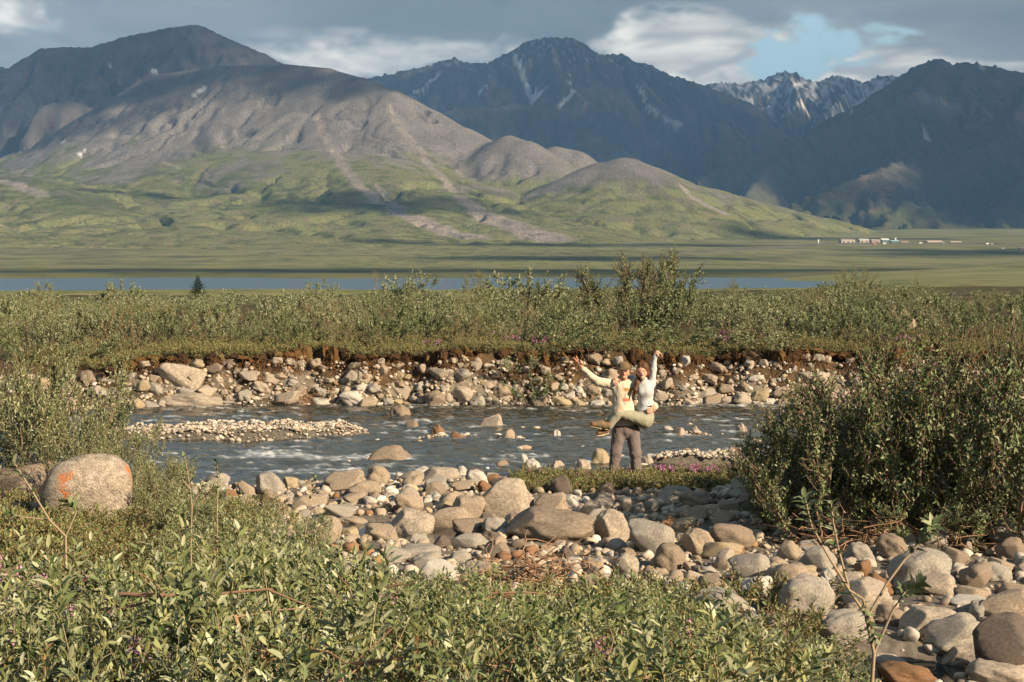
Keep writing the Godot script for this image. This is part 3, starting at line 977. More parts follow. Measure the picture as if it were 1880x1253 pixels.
# cobbles between the boulders: the shore is a sheet of gravel, its larger stones are pieces of it
func make_shore() -> void:
	var r := RandomNumberGenerator.new()
	r.seed = 21
	var base := PackedVector3Array()
	var cols := PackedColorArray()
	var w := 90
	var h := 90
	for j in h:
		for i in w:
			var x := -6.0 + 14.0 * i / (w - 1.0)
			var z := -9.2 - 14.2 * j / (h - 1.0)
			var edge := ss(0.0, 0.8, x + 6.0) * ss(0.0, 0.8, 8.0 - x) * ss(0.0, 0.6, z + 23.4)
			base.append(Vector3(x, gnd(x, z) + lerpf(-0.06, 0.012, edge) + 0.012 * NS.get_noise_2d(x * 6.0, z * 6.0), z))
			cols.append(ground_color(x, z))
	var shore := part("cobble_shore", sheet(base, cols, w, h), mats["ground"])
	kind(shore, "structure")
	var placed := 0
	var tries := 0
	while placed < 285 and tries < 9000:
		tries += 1
		var z := -r.randf_range(9.6, 22.9)
		var x := r.randf_range(-5.0, 7.5)
		if -z > near_edge(x) + 0.2 or absf(x) > 0.37 * -z:
			continue
		if x < -0.16 * -z + 0.3 and -z < 17.0 or x < 0.17 * -z - 0.4 and -z < 12.5:
			continue
		if blob(x, z, 2.2, -21.4, 2.5, 1.1) > 0.0 and r.randf() < 0.93:
			continue
		var size := lerpf(0.40, 0.15, pow(placed / 285.0, 0.6)) * r.randf_range(0.8, 1.25)
		if not free_spot(x, z, size * 0.5):
			continue
		taken.append(Vector3(x, z, size * 0.5))
		var tone := pick_tone(r)
		put_stone(shore, rounds if r.randf() < 0.6 else blocks, Vector3(x, gnd(x, z) + size * 0.2, z), Vector3(size, size * r.randf_range(0.6, 0.85), size * r.randf_range(0.75, 1.0)), tone, r)
		placed += 1
	# smaller stones and pebbles, too many to count
	var spots := []
	for k in 12000:
		var z := -r.randf_range(9.6, 23.2)
		var x := r.randf_range(-6.0, 7.5)
		if -z > near_edge(x) + 0.35:
			continue
		if x < -0.2 * -z and -z < 17.0 or x < 0.17 * -z - 0.6 and -z < 11.5:
			continue
		if blob(x, z, 2.2, -21.4, 2.4, 1.0) > 0.0:
			continue
		var size := 0.035 + 0.14 * pow(r.randf(), 2.5)
		if in_pool(x, z) or size > 0.06 and not free_spot(x, z, size * 0.2):
			continue
		spots.append([Vector3(x, gnd(x, z) + size * 0.25, z), size])
	pebbles("pebbles", spots, r, shore, "small pebbles between the shore stones")

func pebbles(called: String, spots: Array, r: RandomNumberGenerator, parent: Node, label: String, pale := 0.0) -> void:
	for k in 3:
		var mine := []
		for i in range(k, spots.size(), 3):
			mine.append(spots[i])
		if mine.is_empty():
			continue
		var mm := MultiMesh.new()
		mm.transform_format = MultiMesh.TRANSFORM_3D
		mm.use_colors = true
		mm.mesh = chips[k] if r.randf() < 0.5 else chips[k + 3]
		mm.instance_count = mine.size()
		for i in mine.size():
			var s: float = mine[i][1]
			var b := Basis.from_euler(Vector3(r.randf_range(-0.5, 0.5), r.randf() * TAU, r.randf_range(-0.5, 0.5))) * Basis.from_scale(Vector3(s, s * r.randf_range(0.5, 0.8), s * r.randf_range(0.65, 1.0)))
			mm.set_instance_transform(i, Transform3D(b, mine[i][0]))
			var c: Color = TONES[pick_tone(r)]
			mm.set_instance_color(i, c.lerp(Color(0.44, 0.40, 0.34), pale) * r.randf_range(0.65, 1.0 + pale * 0.3))
		var m := mat("pebble", Color.WHITE, 0.9, true)
		var o := MultiMeshInstance3D.new()
		o.multimesh = mm
		o.material_override = m
		o.name = called if parent else numbered(called)
		if parent:
			parent.add_child(o, true)
		else:
			add_child(o)
		kind(o, "stuff", label, "" if parent else "pebbles")

# the cut bank across the river: soil, turf edge, and the stones that stick out of it
func make_bank() -> void:
	var r := RandomNumberGenerator.new()
	r.seed = 31
	var v := PackedVector3Array()
	var c := PackedColorArray()
	var w := 300
	var h := 22
	for j in h:
		var t := j / (h - 1.0)
		for i in w:
			var x := -17.0 + 37.0 * i / (w - 1.0)
			var fe := far_edge(x)
			var bw := bank_width(x)
			var top := bank_top(x)
			# gravel talus below, a steep face above, the turf hanging over a little at the top
			var dd := fe - 0.15 + (bw + 0.15) * (0.72 * pow(t, 0.75) if t < 0.75 else lerpf(0.72 * pow(0.75, 0.75), 1.05, (t - 0.75) / 0.25))
			var y := lerpf(-0.15, top + 0.03, pow(t, 1.12) if t < 0.75 else lerpf(pow(0.75, 1.12), 1.0, (t - 0.75) / 0.25))
			dd += 0.10 * NF.get_noise_2d(x * 1.2, t * 2.0) + 0.05 * NF.get_noise_2d(x * 4.0, t * 6.0)
			v.append(Vector3(x, y + 0.03 * NF.get_noise_2d(x * 3.0, t * 5.0), -dd))
			var n := NF.get_noise_2d(x * 0.9, t * 1.5)
			var f := NF.get_noise_2d(x * 5.0, t * 8.0)
			var gravel := Color(0.27, 0.235, 0.19).lerp(Color(0.2, 0.165, 0.125), clampf(0.5 + f, 0.0, 1.0))
			var peat := Color(0.075, 0.05, 0.032).lerp(Color(0.15, 0.095, 0.05), clampf(0.5 + f * 1.3 + n * 0.6, 0.0, 1.0))
			c.append(gravel.lerp(peat, ss(0.42, 0.66, t + n * 0.5)))
	var bank := part("river_bank", sheet(v, c, w, h), mats["ground"])
	kind(bank, "structure")
	var placed := 0
	var mine: Array[Vector3] = []
	var tries := 0
	while placed < 285 and tries < 6000:
		tries += 1
		var x := r.randf_range(-12.5, 14.5)
		var t := r.randf() * 0.97
		if x > 8.0 and r.randf() < 0.6:
			continue
		var size := lerpf(0.56, 0.17, pow(placed / 285.0, 0.55)) * r.randf_range(0.8, 1.2) * lerpf(1.05, 0.6, t)
		var y := lerpf(-0.02, bank_top(x) * 0.95, t)
		var ok := true
		for q in mine:
			if Vector2(q.x - x, q.y - y).length() < (q.z + size) * 0.40:
				ok = false
				break
		if not ok:
			continue
		mine.append(Vector3(x, y, size))
		var dd := far_edge(x) + bank_width(x) * 0.72 * pow(t, 0.75) - size * 0.08
		put_stone(bank, rounds if r.randf() < 0.3 else blocks, Vector3(x, y + size * 0.06, -dd), Vector3(size * r.randf_range(0.95, 1.6), size * r.randf_range(0.6, 0.95), size), [0, 0, 6, 0, 3, 1, 0, 7, 3, 0, 1, 2][r.randi() % 12], r)
		placed += 1
	var spots := []
	for k in 5200:
		var x := r.randf_range(-14.0, 17.0)
		var t := pow(r.randf(), 1.2)
		if t > 0.93 or t > 0.6 and r.randf() < 0.4:
			continue
		var y := lerpf(-0.04, bank_top(x) * 0.95, pow(t, 1.12))
		spots.append([Vector3(x, y, -(far_edge(x) - 0.1 + bank_width(x) * 0.72 * pow(t, 0.75))), 0.03 + 0.15 * pow(r.randf(), 2.5)])
	pebbles("pebbles", spots, r, bank, "small stones washed out of the bank", 0.1)
	# large single blocks at the foot of the bank
	var big := [
		[330, 722, 92, 60, 0, "b", 0.0, "large pale block standing at the foot of the far bank, left"],
		[345, 754, 130, 30, 0, "r", 0.0, "long flat pale slab at the waterline below the large block"],
		[432, 748, 80, 24, 3, "r", 0.0, "grey slab at the waterline right of the long flat one"],
		[350, 722, 34, 18, 7, "r", 0.0, "ochre stone lying on the slab below the large block"],
		[548, 682, 30, 24, 6, "r", 0.0, "round white stone high in the far bank"],
		[735, 735, 42, 34, 0, "b", 0.0, "square pale block at the waterline, middle of the far bank"],
		[665, 708, 36, 30, 0, "b", 0.1, "pale upright stone in the far bank left of the square block"],
		[495, 710, 44, 28, 0, "b", 0.1, "wide pale stone in the far bank above the root mat"],
		[735, 702, 22, 20, 7, "r", 0.0, "ochre-yellow stone above the square pale block"],
		[930, 738, 60, 26, 0, "b", 0.0, "wide block at the waterline left of the hanging willow"],
		[1395, 744, 48, 22, 0, "b", 0.0, "flat block at the waterline right of the two people"],
		[1300, 738, 50, 26, 3, "b", 0.0, "grey block at the foot of the bank right of the two people"],
		[1225, 700, 46, 20, 0, "r", 0.0, "long smooth stone in the bank beside the woman's raised arm"],
		[372, 676, 26, 18, 6, "r", 0.0, "small white stone in the turf edge above the large block"],
		[1645, 600, 62, 44, 1, "r", 0.0, "tan boulder standing in the willows beyond the far bank, right"],
		[1668, 606, 40, 26, 1, "r", 0.0, "smaller tan boulder beside the one beyond the far bank"],
	]
	for b: Array in big:
		var o := boulder(b[0], b[1], b[2], b[3], b[4], b[5], b[7], b[6])
		o.set_meta("group", "stones of the far bank")
	make_turf(bank)

# orange-brown peat and moss hanging over the edge of the bank, with torn roots
func make_turf(bank: Node) -> void:
	var r := RandomNumberGenerator.new()
	r.seed = 41
	var mats_ := [mat("moss_rust", lin(0.2, 0.108, 0.042), 1.0), mat("moss_brown", lin(0.1, 0.054, 0.026), 1.0), mat("moss_ochre", lin(0.22, 0.145, 0.06), 1.0)]
	for m: StandardMaterial3D in mats_:
		m.albedo_texture = noise_texture("moss_grain", 0.12, 3, 0.35, 1.0)
		m.uv1_triplanar = true
		m.uv1_scale = Vector3.ONE * 1.7
	var shapes := []
	for k in 5:
		var sphere := ico(3)
		var v := PackedVector3Array()
		for p: Vector3 in sphere[0]:
			v.append(p * 0.5 * (1.0 + 0.35 * NF.get_noise_3dv(p * 1.4 + Vector3.ONE * k * 9.0) + 0.3 * NF.get_noise_3dv(p * 4.0 + Vector3.ONE * k) + 0.2 * NS.get_noise_3dv(p * 11.0 + Vector3.ONE * k)))
		shapes.append(smooth(v, sphere[1]))
	for k in 170:
		var x := -11.0 + 25.0 * (k + r.randf()) / 170.0
		if NS.get_noise_1d(x * 0.6 + 4.0) < -0.45:
			continue
		var o := part("turf_overhang", shapes[r.randi() % 5], mats_[[0, 1, 1, 2, 0, 1, 1][r.randi() % 7]], bank)
		var s := r.randf_range(0.22, 0.55)
		var drop := maxf(0.12, 0.34 + 0.42 * NS.get_noise_1d(x * 0.7)) * r.randf_range(0.6, 1.3)
		o.basis = Basis.from_euler(Vector3(r.randf_range(-0.2, 0.2), r.randf() * TAU, 0)) * Basis.from_scale(Vector3(s, drop, s * 0.6))
		o.position = Vector3(x, bank_top(x) - drop * 0.3 + 0.05, -(far_edge(x) + bank_width(x) * r.randf_range(0.7, 0.92)))
	# roots: thin curved threads
	var v := PackedVector3Array()
	var n := PackedVector3Array()
	var c := PackedColorArray()
	var ix := PackedInt32Array()
	for k in 4200:
		var x := r.randf_range(-11.0, 14.0)
		if NS.get_noise_1d(x * 0.6 + 4.0) < -0.3:
			continue
		var p := Vector3(x, bank_top(x) - r.randf_range(-0.02, 0.3), -(far_edge(x) + bank_width(x) * r.randf_range(0.5, 0.84)))
		var len := r.randf_range(0.15, 0.5)
		var pts := PackedVector3Array([p])
		var d := Vector3(r.randfn() * 0.5, -1.0, 0.45).normalized()
		for s in 3:
			d = (d + Vector3(r.randfn(), r.randfn() - 0.3, r.randfn() * 0.5) * 0.3).normalized()
			pts.append(pts[s] + d * len / 3.0)
		tube(v, n, c, ix, pts, 0.006, 0.003, Color(0.17, 0.085, 0.035).lerp(Color(0.06, 0.04, 0.025), r.randf()) * r.randf_range(0.7, 1.4), 3)
	var o := part("roots", mesh_of(v, n, c, ix), mat("twig", Color.WHITE, 0.95, true), bank)
	kind(o, "stuff", "torn roots hanging from the turf edge")

# a tapered tube along points
func tube(v: PackedVector3Array, n: PackedVector3Array, c: PackedColorArray, ix: PackedInt32Array, pts: PackedVector3Array, r0: float, r1: float, col: Color, sides := 5) -> void:
	var first := v.size()
	var m := pts.size()
	for i in m:
		var d := (pts[mini(i + 1, m - 1)] - pts[maxi(i - 1, 0)]).normalized()
		var a := d.cross(Vector3.UP if absf(d.y) < 0.9 else Vector3.RIGHT).normalized()
		var b := d.cross(a)
		var rad := lerpf(r0, r1, float(i) / (m - 1))
		for k in sides:
			var u := TAU * k / sides
			var q := a * cos(u) + b * sin(u)
			v.append(pts[i] + q * rad)
			n.append(q)
			c.append(col)
	for i in m - 1:
		for k in sides:
			var a := first + i * sides + k
			var b := first + i * sides + (k + 1) % sides
			ix.append(a); ix.append(a + sides); ix.append(b)
			ix.append(b); ix.append(a + sides); ix.append(b + sides)

# ------------------------------------------------------------------ water

func foam_at(x: float, z: float) -> float:
	# broken water where the current runs fast: drawn out along the flow, breaking round stones
	var n := NF.get_noise_2d(x * 0.55 + 0.4 * NS.get_noise_2d(x, z), z * 2.6)
	var patch := NS.get_noise_2d(x * 0.16 + 8.0, z * 0.33)
	var k := ss(0.22, 0.46, n + patch * 0.4 - 0.2 + 0.25 * NS.get_noise_2d(x * 3.0, z * 7.0)) * 0.75
	for s: Vector3 in wet:
		var dx := x - s.x
		var dz := (z - s.y) * 1.7
		var near := exp(-(pow(dx + s.z * 0.4, 2.0) + dz * dz) / (s.z * s.z * 1.6))
		k = maxf(k, ss(0.35, 0.9, near + n * 0.9) * 0.8)
	return k

var wet: Array[Vector3] = []

func make_river() -> void:
	var stones := [
		[708, 846, 84, 22, 2, "b", 0.15, "rust-brown boulder half under water, left of mid-river"],
		[903, 784, 40, 20, 0, "r", 0.1, "pale boulder standing in mid-river"],
		[735, 765, 34, 16, 2, "r", 0.0, "brown stone awash near the far side of the river"],
		[756, 785, 24, 12, 2, "r", 0.0, "small rusty stone awash at the end of the gravel bar"],
		[1103, 850, 36, 24, 7, "r", 0.0, "rounded yellow-tan stone in the water left of the man's legs"],
		[1069, 862, 26, 16, 0, "r", 0.0, "pale stone in the shallows left of the yellow-tan one"],
		[1024, 858, 28, 14, 0, "b", 0.1, "pale pointed stone in the shallows, third left of the man"],
		[979, 860, 30, 12, 6, "r", 0.0, "flat whitish stone in the shallows by the near shore"],
		[963, 848, 14, 12, 6, "r", 0.0, "tiny white stone in the shallows"],
		[920, 858, 26, 9, 2, "r", 0.0, "low brown stone in the shallows"],
		[849, 872, 32, 18, 6, "r", 0.0, "whitish stone standing at the edge of the near shore"],
		[1190, 857, 22, 16, 0, "r", 0.0, "pale stone in the water right of the man's legs"],
		[1247, 802, 24, 14, 0, "r", 0.0, "pale stone on the small bar right of the people"],
		[1363, 797, 20, 14, 0, "r", 0.0, "pale stone at the right end of the small bar"],
		[934, 806, 24, 14, 1, "r", 0.0, "tan stone among the shallows below the mid-river boulder"],
		[1020, 802, 16, 11, 6, "r", 0.0, "small white stone in the middle of the river"],
		[843, 808, 26, 14, 4, "b", 0.0, "rusty stone among the shallows in mid-river"],
		[804, 797, 22, 12, 4, "r", 0.0, "reddish stone beside the gravel bar's tip"],
		[1278, 797, 14, 10, 0, "r", 0.0, "little pale stone in the middle of the small bar"],
	]
	for b: Array in stones:
		var p := Vector3(0, EYE, 0) + ray(b[0], b[1]) * (EYE / -ray(b[0], b[1]).y)
		var s := -p.z / F
		var r := RandomNumberGenerator.new()
		r.seed = int(b[0])
		var pool: Array = rounds if b[5] == "r" else blocks
		var o := part("boulder", pool[r.randi() % pool.size()], stone_material(b[4]))
		var hh: float = float(b[3]) * s + 0.36
		o.basis = Basis.from_euler(Vector3(0, r.randf_range(-0.4, 0.4), b[6])) * Basis.from_scale(Vector3(b[2] * s * 1.1, hh, b[2] * s * 0.9))
		o.position = Vector3(p.x, float(b[3]) * s - hh * 0.5, p.z - b[2] * s * 0.3)
		tag(o, b[7], "stone", "stones standing in the river")
		wet.append(Vector3(o.position.x, o.position.z, b[2] * s * 0.75))
	wet.append(Vector3(-4.2, -25.8, 0.8))
	var v := PackedVector3Array()
	var c := PackedColorArray()
	var w := 420
	var h := 170
	for j in h:
		for i in w:
			var x := -16.0 + 34.0 * i / (w - 1.0)
			var z := -21.6 - 14.6 * j / (h - 1.0)
			var calm := ss(0.0, 1.2, -z - near_edge(x)) * ss(0.0, 0.5, far_edge(x) + z)
			var wv := 0.045 * NS.get_noise_2d(x * 0.8 + z * 0.3, z * 1.9) + 0.026 * absf(NS.get_noise_2d(x * 1.7 - z * 0.8, z * 3.6)) + 0.012 * NS.get_noise_2d(x * 4.0, z * 7.0)
			var k := foam_at(x, z)
			var y := wv * (0.25 + 0.75 * calm) + k * 0.035 * (0.6 + NS.get_noise_2d(x * 9.0, z * 9.0))
			v.append(Vector3(x, y, z))
			c.append(Color(0.026, 0.031, 0.027).lerp(Color(0.6, 0.62, 0.62), k * (0.25 + 0.75 * ss(-0.25, 0.35, NF.get_noise_2d(x * 4.0, z * 9.0)))))
	var m := mat("river_water", Color.WHITE, 0.13, true)
	m.metallic_specular = 0.5
	kind(part("river", sheet(v, c, w, h), m), "structure")
	var pm := mat("pool_water", lin(0.03, 0.032, 0.03), 0.04)
	pm.metallic_specular = 0.5
	for p: Array in POOLS:
		var pv := PackedVector3Array([Vector3.ZERO])
		var pi := PackedInt32Array()
		for k in 28:
			pv.append(Vector3(cos(TAU * k / 28.0) * p[2] * 1.15, 0, sin(TAU * k / 28.0) * p[3] * 1.15))
			pi.append(0); pi.append(1 + k); pi.append(1 + (k + 1) % 28)
		var o := part("pool", smooth(pv, pi), pm)
		o.position = Vector3(p[0], p[4], p[1])
		kind(o, "structure")
	# gravel of the bars in mid-stream
	var r := RandomNumberGenerator.new()
	r.seed = 51
	var spots := []
	for k in 42000:
		var x := r.randf_range(-10.0, 9.0)
		var z := -r.randf_range(23.0, 32.0)
		var y := gnd(x, z)
		if y < -0.04 - (0.1 if x < -2.0 else 0.03) * r.randf() or -z < near_edge(x) + 0.2:
			continue
		spots.append([Vector3(x, y + 0.004, z), 0.035 + 0.10 * pow(r.randf(), 4.0)])
	for k in 130:
		var x := r.randf_range(-3.0, 7.0)
		var z := -r.randf_range(23.2, 31.0)
		if NS.get_noise_2d(x * 0.35, z * 0.8) > 0.2:
			spots.append([Vector3(x, -0.02, z), 0.1 + 0.16 * r.randf()])
	pebbles("gravel_bar", spots, r, null, "pale gravel and cobbles of the bars in mid-river", 0.3)

# ------------------------------------------------------------------ plants

var SILVER := Color(0.32, 0.33, 0.22)
var PALE := Color(0.245, 0.258, 0.155)
var MID := Color(0.128, 0.16, 0.068)
var DEEP := Color(0.048, 0.076, 0.026)
var YELLOW := Color(0.22, 0.225, 0.09)
var RUST := Color(0.20, 0.115, 0.06)

func leaf_material() -> StandardMaterial3D:
	var m := mat("leaf", Color.WHITE, 0.55, true)
	m.metallic_specular = 0.4
	m.backlight_enabled = true
	m.backlight = lin(0.13, 0.16, 0.06)
	return m

func twig_material() -> StandardMaterial3D:
	return mat("twig", Color.WHITE, 0.95, true)

# one leaf: folded along its midrib and bent down towards the tip; fine leaves have six corners, others four
func leaf(v: PackedVector3Array, n: PackedVector3Array, c: PackedColorArray, ix: PackedInt32Array, p: Vector3, d: Vector3, up: Vector3, l: float, w: float, col: Color, fine: bool) -> void:
	var side := d.cross(up).normalized()
	var nn := side.cross(d).normalized()
	var f := v.size()
	var nl := (nn + side * 0.35).normalized()
	var nr := (nn - side * 0.35).normalized()
	if fine:
		var a := p + d * l * 0.33
		var b := p + d * l * 0.70 - nn * l * 0.07
		v.append(p)
		v.append(a - side * w * 0.5 + nn * w * 0.16)
		v.append(a + side * w * 0.5 + nn * w * 0.16)
		v.append(b - side * w * 0.40 + nn * w * 0.12)
		v.append(b + side * w * 0.40 + nn * w * 0.12)
		v.append(p + d * l - nn * l * 0.2)
		n.append(nn); n.append(nl); n.append(nr); n.append(nl); n.append(nr); n.append(nn)
		for k in 6:
			c.append(col)
		for k: int in [0, 1, 2, 1, 3, 4, 1, 4, 2, 3, 5, 4]:
			ix.append(f + k)
	else:
		var a := p + d * l * 0.45
		v.append(p)
		v.append(a - side * w * 0.5 + nn * w * 0.2)
		v.append(p + d * l - nn * l * 0.12)
		v.append(a + side * w * 0.5 + nn * w * 0.2)
		n.append(nn); n.append(nl); n.append(nn); n.append(nr)
		for k in 4:
			c.append(col)
		for k: int in [0, 1, 2, 0, 2, 3]:
			ix.append(f + k)

func leaf_color(r: RandomNumberGenerator, pal: Array) -> Color:
	var a: Color = pal[r.randi() % pal.size()]
	var b: Color = pal[r.randi() % pal.size()]
	var c := a.lerp(b, r.randf()) * r.randf_range(0.8, 1.2)
	c.a = 1.0
	return c

# a willow: stems that lean out from the base, side shoots on them, leaves spiralling up the shoots
func willow(seed_: int, H: float, R: float, o: Dictionary) -> Array:
	var r := RandomNumberGenerator.new()
	r.seed = seed_
	var sv := PackedVector3Array()
	var sn := PackedVector3Array()
	var sc := PackedColorArray()
	var si := PackedInt32Array()
	var v := PackedVector3Array()
	var n := PackedVector3Array()
	var c := PackedColorArray()
	var ix := PackedInt32Array()
	var bark: Color = o.get("bark", Color(0.16, 0.115, 0.08))
	for s in int(o.stems):
		var a: float = TAU * (s + r.randf()) / float(o.stems)
		var out := Vector3(cos(a), 0, sin(a))
		var reach := R * sqrt(r.randf()) * 1.05
		var tall := H * r.randf_range(0.55, 1.0) * (1.0 - 0.3 * reach / R)
		var b0 := out * reach * 0.25 + Vector3(r.randfn(), 0, r.randfn()) * R * 0.08 - Vector3(0, 0.06, 0)
		var pts := PackedVector3Array()
		for k in 6:
			var t := k / 5.0
			var q := b0.lerp(out * reach, pow(t, 0.8)) + Vector3(0, tall * pow(t, 1.15), 0)
			q += Vector3(r.randfn(), r.randfn() * 0.4, r.randfn()) * H * float(o.get("bend", 0.03)) * t
			pts.append(q)
		var thick: float = o.get("thick", 0.008) * (0.7 + tall / H * 0.6)
		tube(sv, sn, sc, si, pts, thick, thick * 0.3, bark * r.randf_range(0.8, 1.3), 4)
		var low: float = o.get("bare", 0.2)
		for q in int(o.shoots) + 1:
			var t := 1.0 if q == 0 else lerpf(low, 1.0, sqrt(r.randf()))
			var i := mini(int(t * 5.0), 4)
			var p := pts[i].lerp(pts[i + 1], t * 5.0 - i)
			var along := (pts[i + 1] - pts[i]).normalized()
			var rnd := Vector3(r.randfn(), r.randfn() * 0.5, r.randfn())
			var d: Vector3 = (along * 0.9 + Vector3.UP * float(o.get("up", 0.6)) + out * 0.25 + rnd * (0.15 if q == 0 else float(o.get("loose", 0.6)))).normalized()
			var len: float = H * r.randf_range(0.10, 0.24) * o.get("reach", 1.0)
			var mid := p + d * len * 0.5
			var d2 := (d + Vector3.UP * 0.35 + Vector3(r.randfn(), 0, r.randfn()) * 0.2).normalized()
			var end := mid + d2 * len * 0.5
			tube(sv, sn, sc, si, PackedVector3Array([p, mid, end]), thick * 0.38, thick * 0.2, bark.lerp(Color(0.17, 0.18, 0.07), 0.55) if not o.has("flare") else bark * 0.7, 3)
			var turn := r.randf() * TAU
			var per := int(o.leaves * r.randf_range(0.7, 1.3))
			for k in per:
				var u := (k + 0.5) / per
				var at_ := p.lerp(mid, u * 2.0) if u < 0.5 else mid.lerp(end, u * 2.0 - 1.0)
				var axis := d if u < 0.5 else d2
				turn += 2.4
				var e1 := axis.cross(Vector3(0.31, 0.2, 0.93)).normalized()
				var e2 := axis.cross(e1)
				var outw := e1 * cos(turn) + e2 * sin(turn)
				var ld := (outw * lerpf(1.0, 0.45, u) + axis * (0.75 - 0.5 * float(o.get("flare", 0.0))) + Vector3(r.randfn(), r.randfn(), r.randfn()) * 0.3 * float(o.get("flare", 0.0)) + Vector3.UP * 0.1).normalized()
				var big: float = o.len * r.randf_range(0.65, 1.2) * (1.0 - 0.35 * u * u)
				leaf(v, n, c, ix, at_, ld, (axis + Vector3(r.randfn(), r.randfn(), r.randfn()) * 0.35).normalized(), big, o.wide * big / o.len, leaf_color(r, o.colors), o.fine)
	return [mesh_of(sv, sn, sc, si), mesh_of(v, n, c, ix)]

var kinds := {}

func make_kinds() -> void:
	var jobs := []
	var add := func(key: String, count: int, H: float, R: float, o: Dictionary) -> void:
		kinds[key] = []
		(kinds[key] as Array).resize(count)
		for k in count:
			jobs.append([key, k, hash(key) % 1000 + k * 17, H, R, o])
	add.call("near", 8, 1.0, 0.52, {"stems": 13, "shoots": 6, "leaves": 10, "len": 0.077, "wide": 0.022, "fine": true, "colors": [PALE, SILVER, MID, MID, DEEP, YELLOW], "thick": 0.0065, "bare": 0.2, "up": 0.8, "bark": Color(0.2, 0.17, 0.1), "loose": 0.75})
	add.call("grey", 6, 1.0, 0.8, {"stems": 14, "shoots": 9, "leaves": 12, "len": 0.08, "wide": 0.027, "fine": false, "colors": [PALE, SILVER, MID, MID, DEEP], "thick": 0.008, "bare": 0.25, "loose": 0.85, "up": 0.4})
	add.call("dark", 4, 1.0, 0.85, {"stems": 14, "shoots": 9, "leaves": 12, "len": 0.08, "wide": 0.029, "fine": false, "colors": [MID, DEEP, DEEP, MID, PALE], "thick": 0.008, "bare": 0.2, "loose": 0.9, "up": 0.35})
	add.call("rust", 3, 1.0, 0.8, {"stems": 14, "shoots": 8, "leaves": 8, "len": 0.05, "wide": 0.02, "fine": false, "colors": [RUST, MID, PALE, Color(0.16, 0.12, 0.07)], "thick": 0.008, "bare": 0.2, "loose": 0.9, "bark": Color(0.17, 0.1, 0.075)})
	add.call("twiggy", 4, 1.0, 0.5, {"stems": 12, "shoots": 12, "leaves": 5, "len": 0.03, "wide": 0.012, "fine": false, "colors": [PALE, MID, SILVER], "thick": 0.007, "bare": 0.35, "bark": Color(0.16, 0.105, 0.085), "up": 0.7, "loose": 0.7})
	add.call("big", 5, 1.0, 0.66, {"stems": 11, "shoots": 42, "leaves": 15, "len": 0.040, "wide": 0.0165, "fine": false, "colors": [MID, Color(0.08, 0.12, 0.042), Color(0.11, 0.15, 0.055), DEEP, Color(0.11, 0.15, 0.055), PALE], "thick": 0.011, "bare": 0.12, "bark": Color(0.2, 0.13, 0.09), "reach": 1.1, "loose": 1.0, "up": 0.15, "bend": 0.055, "flare": 1.0})
	add.call("broad", 4, 1.0, 0.5, {"stems": 12, "shoots": 5, "leaves": 10, "len": 0.062, "wide": 0.026, "fine": true, "colors": [DEEP, MID, MID, Color(0.11, 0.15, 0.05), YELLOW], "thick": 0.006, "bare": 0.2, "up": 0.7, "bark": Color(0.19, 0.15, 0.09), "loose": 0.8})
	add.call("tall", 5, 1.0, 0.55, {"stems": 11, "shoots": 26, "leaves": 11, "len": 0.036, "wide": 0.012, "fine": false, "colors": [PALE, SILVER, MID, MID, DEEP], "thick": 0.007, "bare": 0.12, "up": 0.35, "loose": 0.85, "bend": 0.045})
	add.call("far", 4, 1.0, 0.95, {"stems": 12, "shoots": 5, "leaves": 8, "len": 0.15, "wide": 0.055, "fine": false, "colors": [PALE, SILVER, MID, DEEP], "thick": 0.008, "bare": 0.3, "loose": 0.9})
	add.call("herb", 4, 0.28, 0.3, {"stems": 14, "shoots": 3, "leaves": 8, "len": 0.05, "wide": 0.018, "fine": false, "colors": [MID, YELLOW, Color(0.13, 0.14, 0.055), RUST], "thick": 0.003, "bare": 0.1, "reach": 1.6})
	var work := func(i: int) -> void:
		var j: Array = jobs[i]
		(kinds[j[0]] as Array)[j[1]] = willow(j[2], j[3], j[4], j[5])
	WorkerThreadPool.wait_for_group_task_completion(WorkerThreadPool.add_group_task(work, jobs.size(), 4))

var firsts := {}

# a shrub of a kind: the first of each shape is built, later ones are copies
func shrub(key: String, p: Vector3, h: float, wide: float, r: RandomNumberGenerator, label: String, group: String, called := "willow_shrub", category := "shrub") -> Node3D:
	var k := r.randi() % (kinds[key] as Array).size()
	var id := "%s%d%s" % [key, k, called]
	var o: Node3D
	if firsts.has(id):
		o = (firsts[id] as Node3D).duplicate()
		o.name = numbered(called)
		add_child(o)
	else:
		o = Node3D.new()
		o.name = numbered(called)
		add_child(o)
		part("stems", kinds[key][k][0], twig_material(), o)
		part("foliage", kinds[key][k][1], leaf_material(), o)
		firsts[id] = o
	o.position = p - Vector3(0, 0.02, 0)
	o.rotation = Vector3(0, r.randf() * TAU, 0)
	o.scale = Vector3(wide, h, wide)
	tag(o, label, category, group)
	return o

# height limits along the picture, so that thickets leave open what the photograph leaves open
func limit(line: Array, px: float) -> float:
	for i in line.size() - 1:
		if px <= line[i + 1][0]:
			return lerpf(line[i][1], line[i + 1][1], clampf((px - line[i][0]) / (line[i + 1][0] - line[i][0]), 0.0, 1.0))
	return line[-1][1]

